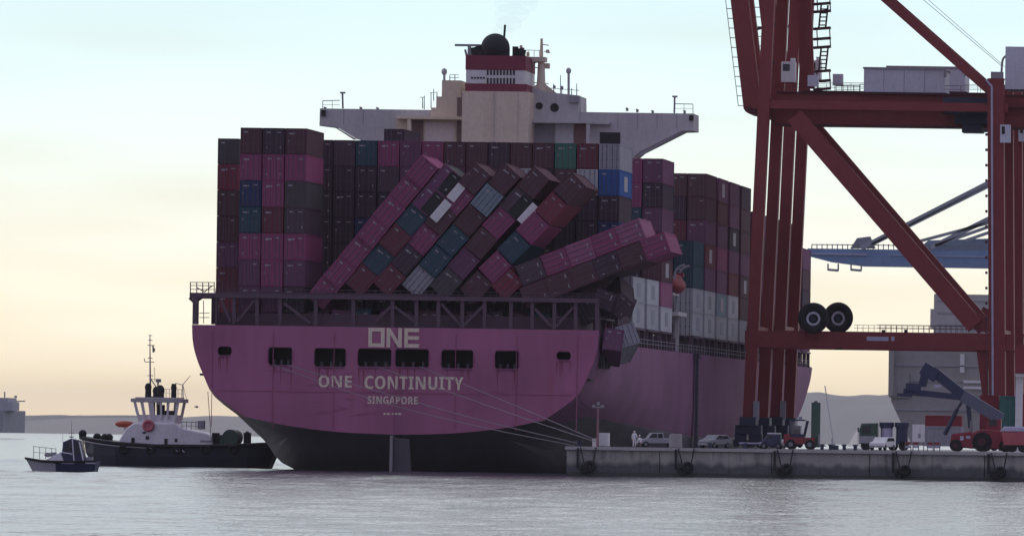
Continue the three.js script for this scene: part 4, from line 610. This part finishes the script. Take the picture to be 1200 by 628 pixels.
// people in pale overalls at the quay end
function person(label, pos, turn, crouch) {
  const o = thing('person', label, 'person', pos); o.rotation.y = turn;
  const J = crouch ? { hip: .48, sh: .92, head: 1.2, lean: .22 } : { hip: .93, sh: 1.43, head: 1.64, lean: .02 };
  const B = [[[0, J.hip, 0], [0, J.hip + .24, J.lean * .5], .15, .145], [[0, J.hip + .24, J.lean * .5], [0, J.sh - .08, J.lean], .145, .16], [[-.17, J.sh, J.lean], [.17, J.sh, J.lean], .085, .085], [[0, J.sh, J.lean], [0, J.head - .08, J.lean + .02], .06, .055], [[0, J.head, J.lean + .02], [0, J.head + .06, J.lean + .01], .098, .1], [[0, J.head - .05, J.lean + .09], [0, J.head + .0, J.lean + .105], .03, .025]];
  for (const s of [-1, 1]) {
    const knee = crouch ? [s * .15, .45, .34] : [s * .11, .5, .03], foot = [s * (crouch ? .14 : .12), .09, crouch ? .08 : -.02];
    B.push([[s * .09, J.hip, 0], knee, .095, .065], [knee, foot, .065, .045], [foot, [foot[0] * 1.15, .045, foot[2] + .17], .045, .035]);
    const el = [s * .27, J.sh - .28, J.lean + (s > 0 ? .12 : -.03)], hand = [s * (s > 0 ? .16 : .28), J.sh - (s > 0 ? .34 : .53), J.lean + (s > 0 ? .34 : .08)];
    B.push([[s * .19, J.sh, J.lean], el, .06, .048], [el, hand, .046, .032]);
    const dir = V(hand).sub(V(el)).normalize(), side = new THREE.Vector3(s, 0, 0);
    B.push([hand, V(hand).addScaledVector(dir, .08).toArray(), .036, .03]);
    for (let f = -1.5; f <= 1.5; f++) { const r = V(hand).addScaledVector(dir, .08).addScaledVector(new THREE.Vector3(0, 0, 1), f * .02), t = r.clone().addScaledVector(dir, .07 - Math.abs(f) * .008).addScaledVector(side, -.018); B.push([r.toArray(), t.toArray(), .0125, .011]); }
    B.push([V(hand).addScaledVector(dir, .03).toArray(), V(hand).addScaledVector(dir, .07).addScaledVector(new THREE.Vector3(0, 0, 1), .045).toArray(), .014, .012]);
  }
  const N = 84, mc = new MarchingCubes(N, M.skin, false, false, 90000), size = 1.9, c = new THREE.Vector3(), a = new THREE.Vector3(), ab = new THREE.Vector3();
  mc.isolation = 0;
  const bones = B.map(([p, q, r0, r1]) => [V(p), V(q).sub(V(p)), r0, r1]);
  for (let k = 0; k < N; k++) for (let j = 0; j < N; j++) for (let i = 0; i < N; i++) {
    c.set((i / N - .5) * size, (j / N) * size - .03, (k / N - .5) * size); let d = 0;
    for (const [p, v, r0, r1] of bones) { a.copy(c).sub(p); const t = Math.max(0, Math.min(1, a.dot(v) / v.lengthSq())); ab.copy(v).multiplyScalar(t); d += Math.exp(-(a.sub(ab).length() - (r0 + (r1 - r0) * t)) * 55); }
    mc.field[i + j * N + k * N * N] = Math.log(d) / 55;
  }
  mc.update();
  const n = mc.count, p = mc.positionArray.slice(0, n * 3), nn = mc.normalArray.slice(0, n * 3), col = new Float32Array(n * 3);
  for (let i = 0; i < n; i++) { p[3 * i] *= size / 2; p[3 * i + 1] = (p[3 * i + 1] + 1) * size / 2 - .03; p[3 * i + 2] *= size / 2; const y = p[3 * i + 1], z = p[3 * i + 2], x = p[3 * i]; const head = y > J.head - .1; const skin = head || (Math.abs(x) > .14 && y < J.sh - .3 && y > J.sh - .75 && z > J.lean + .02 && Math.abs(x) < .4 && (z > .28 || y < J.sh - .52)); const k = y < .1 ? [.04, .035, .035] : head && (y > J.head + .03 || z < J.lean - .03) ? [.8, .8, .78] : skin ? [.48, .3, .22] : y < J.hip + .05 && crouch ? [.1, .11, .16] : [.72, .71, .72]; col.set(k, 3 * i); }
  const g = new THREE.BufferGeometry(); g.setAttribute('position', new THREE.BufferAttribute(p, 3)); g.setAttribute('normal', new THREE.BufferAttribute(nn, 3)); g.setAttribute('color', new THREE.BufferAttribute(col, 3));
  mesh('body', g, new THREE.MeshStandardMaterial({ vertexColors: true, roughness: .85 }), o);
  return o;
}
person('person in white overalls and helmet standing at the quay edge', onQuay(741.5, 37), .5, false);
person('person crouching in a white top beside the standing worker', onQuay(749, 36.2), -.4, true);
// cars, trucks and machines
function car(name, label, category, pos, turn, paint, long, prof, glassZones) {
  const o = thing(name, label, category, pos), m = new MB(); o.rotation.y = turn;
  m.poly(prof, .85, 1.7, .1).build('body', paint, o);
  for (const g of glassZones) m.poly(g, .862, 1.724, .0); m.build('window', M.glass, o);
  for (const x of [-long * .31, long * .31]) for (const s of [-1, 1]) { m.cyl(x, .33, s * .76, .33, .22, 'z', 18).build('tyre', M.rubber, o); m.cyl(x, .33, s * .885, .18, .03, 'z', 14).build('rim', M.steel, o); }
  for (const s of [-1, 1]) m.box(-long / 2 + .06, .72, s * .6, .1, .14, .34).each('headlight', M.lilac, o);
  m.box(-long / 2 + .02, .42, 0, .12, .2, 1.6).box(long / 2 - .02, .45, 0, .12, .2, 1.6).build('bumper', M.dimGrey, o);
  return o;
}
const hatch = [[-2.05, .35], [-2.08, .72], [-1.95, .9], [-1.05, 1.02], [-.45, 1.48], [1.2, 1.5], [1.85, 1.15], [2.05, .95], [2.08, .4]], hatchGlass = [[[-.92, 1.03], [-.4, 1.42], [.3, 1.42], [.3, 1.03]], [[.38, 1.03], [.38, 1.42], [1.12, 1.42], [1.6, 1.08]]];
car('pickup_truck', 'white pickup parked on the quay behind the workers', 'pickup truck', onQuay(769, 25), .25, mat(.34, .34, .37, .6), 4.6, [[-2.3, .4], [-2.3, .85], [-1.3, 1.0], [-.8, 1.62], [.5, 1.64], [.6, 1.05], [2.3, 1.05], [2.3, .45]], [[[-1.1, 1.06], [-.72, 1.54], [-.2, 1.54], [-.2, 1.06]], [[-.1, 1.06], [-.1, 1.54], [.42, 1.54], [.46, 1.06]]]);
car('parked_car', 'grey hatchback parked turned towards the water before the ship side', 'car', onQuay(836, 24), 1.05, mat(.24, .25, .27, .6), 4.1, hatch, hatchGlass);
car('parked_car', 'white car parked end-on before the green lorry', 'car', onQuay(1033, 20), 1.3, M.white, 4.1, hatch, hatchGlass);
{
  const o = thing('concrete_block', 'pale concrete block on the quay right of the pickup', 'concrete block', onQuay(790, 30)), m = new MB(); m.poly([[-.7, 0], [.7, 0], [.62, 1.5], [-.62, 1.5]], .5, 1, .06).build('body', M.concrete, o); m.box(-.3, 1.55, 0, .08, .16, .3).box(.3, 1.55, 0, .08, .16, .3).build('lifting_eye', M.steel, o);
  const f = thing('flat_trailer', 'low white flat trailer beside the dark van', 'trailer', onQuay(882, 22)); m.box(0, .62, 0, 3.2, .16, 1.8).build('bed', M.lilac, f); m.box(0, .48, 0, 3.0, .14, .8).build('chassis', M.steel, f); for (const x of [-.9, .9]) for (const s of [-1, 1]) m.cyl(x, .3, s * .75, .3, .2, 'z', 16).build('wheel', M.rubber, f);
  const v = car('dark_van', 'dark van with white roof under the crane legs', 'van', onQuay(903, 24), 0, M.navy, 2.6, [[-1.05, .3], [-1.05, .9], [-.8, 1.1], [-.45, 1.66], [1.0, 1.66], [1.05, .3]], [[[-.62, 1.1], [-.38, 1.5], [.1, 1.5], [.1, 1.1]]]); m.box(.25, 1.74, 0, 1.4, .14, 1.5).build('roof_panel', M.white, v); m.ball(1.25, .75, .5, .35, .6, 1, 1).build('spare_wheel_cover', M.white, v);
}
{ // big forklift: cab, upright mast, red chassis
  const o = thing('forklift', 'large red forklift with tall dark mast beside the crane leg', 'forklift', onQuay(940, 26)), m = new MB();
  m.box(-.3, .95, 0, 3.3, .75, 2.2).box(-1.75, 1.15, 0, .7, 1.1, 2.1).build('chassis', M.craneRed, o); for (const x of [-1.3, .8]) for (const s of [-1, 1]) { m.cyl(x, .55, s * .95, .55, .4, 'z', 20).build('tyre', M.rubber, o); m.cyl(x, .55, s * 1.17, .26, .04, 'z', 14).build('rim', M.steel, o); }
  for (const [a, b] of [[-1.5, -1.35], [.05, .55]]) for (const q of [.8, -.8]) m.bar([a, 1.35, q], [b - .1, 3.2, q], .14); m.box(-.7, 3.25, 0, 1.75, .16, 1.9).box(-.75, 1.5, 0, 1.7, .4, 1.8).build('cab_frame', M.bogie, o);
  m.box(-.7, 2.4, .82, 1.3, 1.4, .03).box(-.7, 2.4, -.82, 1.3, 1.4, .03).each('cab_window', M.clear, o); m.box(-.8, 1.9, 0, .5, .7, .5).build('seat', M.black, o); m.box(-.35, 3.5, .2, .4, .3, .4).build('beacon', M.dimGrey, o);
  for (const s of [-.5, .5]) m.box(1.35, 2.75, s, .9, 5.0, .22).each('mast', M.green, o); for (const y of [1, 2.6, 4.2, 5.3]) m.box(1.35, y, 0, .3, .22, .9); m.build('mast_crosspiece', M.green, o); m.box(1.75, 1.1, 0, .12, 1.2, 1.7).box(2.1, .42, .45, .8, .12, .2).box(2.1, .42, -.45, .8, .12, .2).build('fork', M.steel, o);
}
{ // slanting stay from the crane to an anchor on the quay
  const z = 10, o = thing('anchor_stay', 'thin slanting stay rising from a dark anchor beside the forklift', 'stay', onQuay(976, z)), m = new MB(), s = S(z); m.rod([0, .5, 0], [-31 * s, 76 * s, -20], .07, .07, 6).rod([0, .4, 0], [-5 * s, 12 * s, -2.8], .22, .12, 8).build('rod', M.dimGrey, o); m.box(0, .25, 0, 1, .5, .8).build('anchor', M.bogie, o);
}
{ // green lorry with drums
  const o = thing('lorry', 'dark green lorry carrying two drums on the quay', 'lorry', onQuay(1032, 6)), m = new MB(), s = S(6);
  m.poly([[-2.5, .7], [-2.5, 2.3], [-2.25, 3.05], [-.5, 3.1], [-.45, .7]], 1.15, 2.3, .08).build('cab', M.green, o); m.box(-1.5, 1.2, 1.18, 1.9, .8, .06).build('lower_panel', M.dimGrey, o); m.poly([[-2.2, 1.9], [-2.05, 2.7], [-1.2, 2.7], [-1.2, 1.9]], 1.19, .06).build('window', M.glass, o); m.box(-2.6, 2.3, 1.2, .16, .5, .2).build('mirror', M.black, o);
  m.box(1.1, .85, 0, 4.4, .3, 2.2).build('chassis', M.bogie, o); for (const x of [-1.8, 1.3, 2.5]) for (const q of [-1, 1]) m.cyl(x, .5, q * .95, .5, .3, 'z', 18).build('wheel', M.rubber, o); 
  for (const [x, c, l] of [[.55, M.lilac, 'pale lilac drum with dark cap standing on the lorry'], [2.3, M.navy, 'dark drum standing at the rear of the lorry']]) { const d = thing('drum', l, 'drum', [o.position.x + x, QY + 1.0, o.position.z]); m.cyl(0, .85, 0, .68, 1.7, 'y', 22).build('body', c, d); m.cyl(0, 1.95, 0, .84, .5, 'y', 22).cyl(0, 1.62, 0, .76, .12, 'y', 22).build('cap', M.navy, d); }
}
{ // reach stacker, boom up, facing the water
  const z = 4, s = S(z), o = thing('reach_stacker', 'red reach stacker with raised dark blue boom on the quay', 'reach stacker', onQuay(1150, z)), m = new MB(), P = (x, y, q = 0) => [(x - 1150) * s, (527.5 - y) * s, q];
  m.poly([P(1113, 522), P(1115, 507), P(1138, 504), P(1140, 524)].map((p) => p.slice(0, 2)).reverse(), 1.6, 3.2, .12).build('front_body', M.stacker, o);
  m.poly([P(1136, 524), P(1138, 506), P(1150, 501), P(1172, 502), P(1183, 508), P(1186, 524)].map((p) => p.slice(0, 2)).reverse(), 1.75, 3.5, .15).build('chassis', M.stacker, o);
  m.poly([P(1154, 504), P(1157, 490), P(1172, 489), P(1172, 504)].map((p) => p.slice(0, 2)).reverse(), .6, 1.6, .08).build('cab', M.stacker, o); m.face(1158, 492, 1167, 499, z + .66, .06, o.position.toArray()).build('cab_window', M.glass, o); m.rod(P(1137.5, 506, 1), P(1137.5, 491, 1), .16).build('exhaust', M.steel, o);
  for (const x of [1120, 1151, 1178]) for (const q of [-1.5, 1.5]) { const R = x === 1151 ? 1.12 : .68; m.cyl(x === 1151 ? P(x)[0] : P(x)[0], R, q, R, .7, 'z', 24).build('tyre', M.rubber, o); m.cyl(P(x)[0], R, q * 1.26, R * .42, .06, 'z', 16).build('rim', M.craneDark, o); }
  m.bar(P(1172, 489), P(1126, 462), 1.35, 1.1).build('boom', mat(.12, .13, .18, .6), o); m.bar(P(1132, 466), P(1090, 433), 1.15, .9).bar(P(1096, 440), P(1079, 430), 1.5, 1.2).build('boom', M.navy, o);
  for (const q of [-.7, .7]) m.rod(P(1106, 508, q), P(1120, 478, q * .8), .2).rod(P(1120, 478, q * .8), P(1126, 468, q * .6), .12).build('lift_ram', M.bogie, o); m.bar(P(1136, 500), P(1133, 472), .5, .6).each('boom_support', M.bogie, o);
  m.bar(P(1082, 436), P(1079, 452), .9, .9).build('rotator', M.navy, o); m.bar(P(1057, 458), P(1124, 464), .7, 1.2).bar(P(1060, 453), P(1078, 453), .9, 1.6).bar(P(1050, 462), P(1068, 463), .35, 2.2).build('spreader', M.navy, o); m.face(1093, 451, 1101, 454, z + 1.2, .1, o.position.toArray()).face(1124, 511, 1128, 516, z + 1.68, .06, o.position.toArray()).face(1131, 511, 1136, 514, z + 1.68, .06, o.position.toArray()).each('marking', M.lilac, o);
}
// boxes and gear on the quay behind
const QC = (name, hue, label, px0, y0, px1, y1, z, depth = 6) => { const s = span(px0, y0, px1, y1, z), o = thing(name, label, 'container', [s.x, QY, z - depth / 2]), m = new MB(), h = s.y + s.h / 2 - QY, y = Math.max(0, s.y - s.h / 2 - QY); m.box(0, (y + h) / 2, 0, s.w - .1, h - y - .1, depth - .1).build('body', hue, o); for (const a of [-1, 1]) m.box(a * (s.w / 2 - .07), (y + h) / 2, depth / 2, .14, h - y, .12); m.box(0, h - .07, depth / 2, s.w - .3, .14, .12).box(0, y + .07, depth / 2, s.w - .3, .14, .12).build('frame', hue, o); const n = Math.max(2, Math.round(s.w / 1.2)); for (let i = 1; i < n; i++) m.box(-s.w / 2 + s.w * i / n, (y + h) / 2, depth / 2 - .02, .08, h - y - .3, .06); m.build('rib', hue, o); return o; };
QC('stacked_container', M.red, 'long red container on top of a grey one behind the lifting ram', 1083, 487, 1126, 499.5, -30, 2.5);
QC('stacked_container', M.dimGrey, 'dark grey container under the long red one', 1083, 500, 1126, 523, -30, 2.5);
QC('stacked_container', M.red, 'red container standing left of the green one by the crane leg', 1147, 463, 1169, 523, -60, 6);
QC('stacked_container', M.jade, 'green container between the red ones at the crane foot', 1170, 464, 1188, 523, -58, 6);
QC('stacked_container', M.red, 'dark red container at the right edge beside the green one', 1190, 462, 1222, 523, -57, 6);
{ const z = -45, m = new MB(), s = span(1190, 404, 1230, 438, z), o = thing('gate_portal', 'white-legged portal with red top at the right edge', 'portal', [s.x, QY, z]), h = s.y - QY; m.box(0, h, 0, s.w, s.h, 3).build('red_panel', M.red, o); for (const x of [-1, 1]) m.box(x * (s.w / 2 - .4), (h - s.h / 2) / 2, 0, .8, h - s.h / 2, 1.2).build('leg', M.white, o); m.box(0, h - s.h / 2 - .2, 0, s.w, .4, 2.6).build('beam', M.white, o); }
{ const z = 8, m = new MB(), o = thing('tipper_trailer', 'pinkish red trailer under a lilac sheet at the right edge', 'trailer', onQuay(1200, z)), s = S(z); m.poly([[-24 * s, 8 * s], [24 * s, 8 * s], [26 * s, 24 * s], [-27 * s, 24 * s]], 1.2, 2.4, .08).build('body', mat(.46, .1, .12, .6), o); m.poly([[-28 * s, 24 * s], [26 * s, 24 * s], [26 * s, 30 * s], [-24 * s, 30 * s]], 1.25, 2.5, .1).build('sheet', M.lilac, o); for (const x of [-15, -2, 12]) for (const q of [-1, 1]) m.cyl(x * s, .5, q * .95, .5, .3, 'z', 18).build('wheel', M.rubber, o); m.box(0, .7, 0, 46 * s, .3, 1.6).build('chassis', M.bogie, o); }
{ const z = 12, m = new MB(), s = S(z), o = thing('notice_board', 'white notice board standing behind the red barriers', 'board', onQuay(1075, z)); m.box(0, 2.0, 0, 1.4, 2.0, .12).build('panel', M.white, o); for (const x of [-.6, .6]) m.box(x, .5, -.1, .1, 1.0, .1).build('leg', M.steel, o); m.box(.1, 1.7, .07, .3, .5, .03).build('marking', M.dimGrey, o); }
for (const [i, px] of [1063, 1072, 1089, 1097].entries()) { const o = thing('barrier', `red and white work barrier, ${COL(i)} of four left of the reach stacker`, 'barrier', onQuay(px, 14), 'work barriers'), m = new MB(); m.box(0, .85, 0, .75, .3, .08).build('upper_board', M.red, o); m.box(0, .45, 0, .75, .25, .08).build('lower_board', M.lilac, o); for (const x of [-.32, .32]) m.bar([x, 0, .25], [x, 1.05, 0], .07).bar([x, 0, -.25], [x, 1.0, 0], .07); m.build('leg', M.steel, o); }
// a gull above the tug's stern
{ const p = at(228, 477, 60), o = thing('gull', 'small dark gull gliding above the tug stern', 'bird', p), m = new MB(); m.ball(0, 0, 0, .09, 2.2, .8, .9, 10).ball(-.22, .03, 0, .06, 1.1, 1, 1, 8).ball(.2, 0, 0, .05, 1.6, .3, 1, 8); m.poly([[0, .02], [.14, .0], [.06, .12], [-.1, .16], [-.04, .06]], .0, .03); m.build('body', M.dimGrey, o); const w = new THREE.Shape(); w.moveTo(-.1, 0); w.quadraticCurveTo(-.12, .3, .05, .62); w.quadraticCurveTo(.04, .3, .1, 0); for (const s of [1, -1]) m.add(new THREE.ExtrudeGeometry(w, { depth: .02, bevelEnabled: false }), new THREE.Matrix4().makeRotationX(s * (Math.PI / 2 - .25))).build('wing', M.dimGrey, o); }

renderer.render(scene, camera);
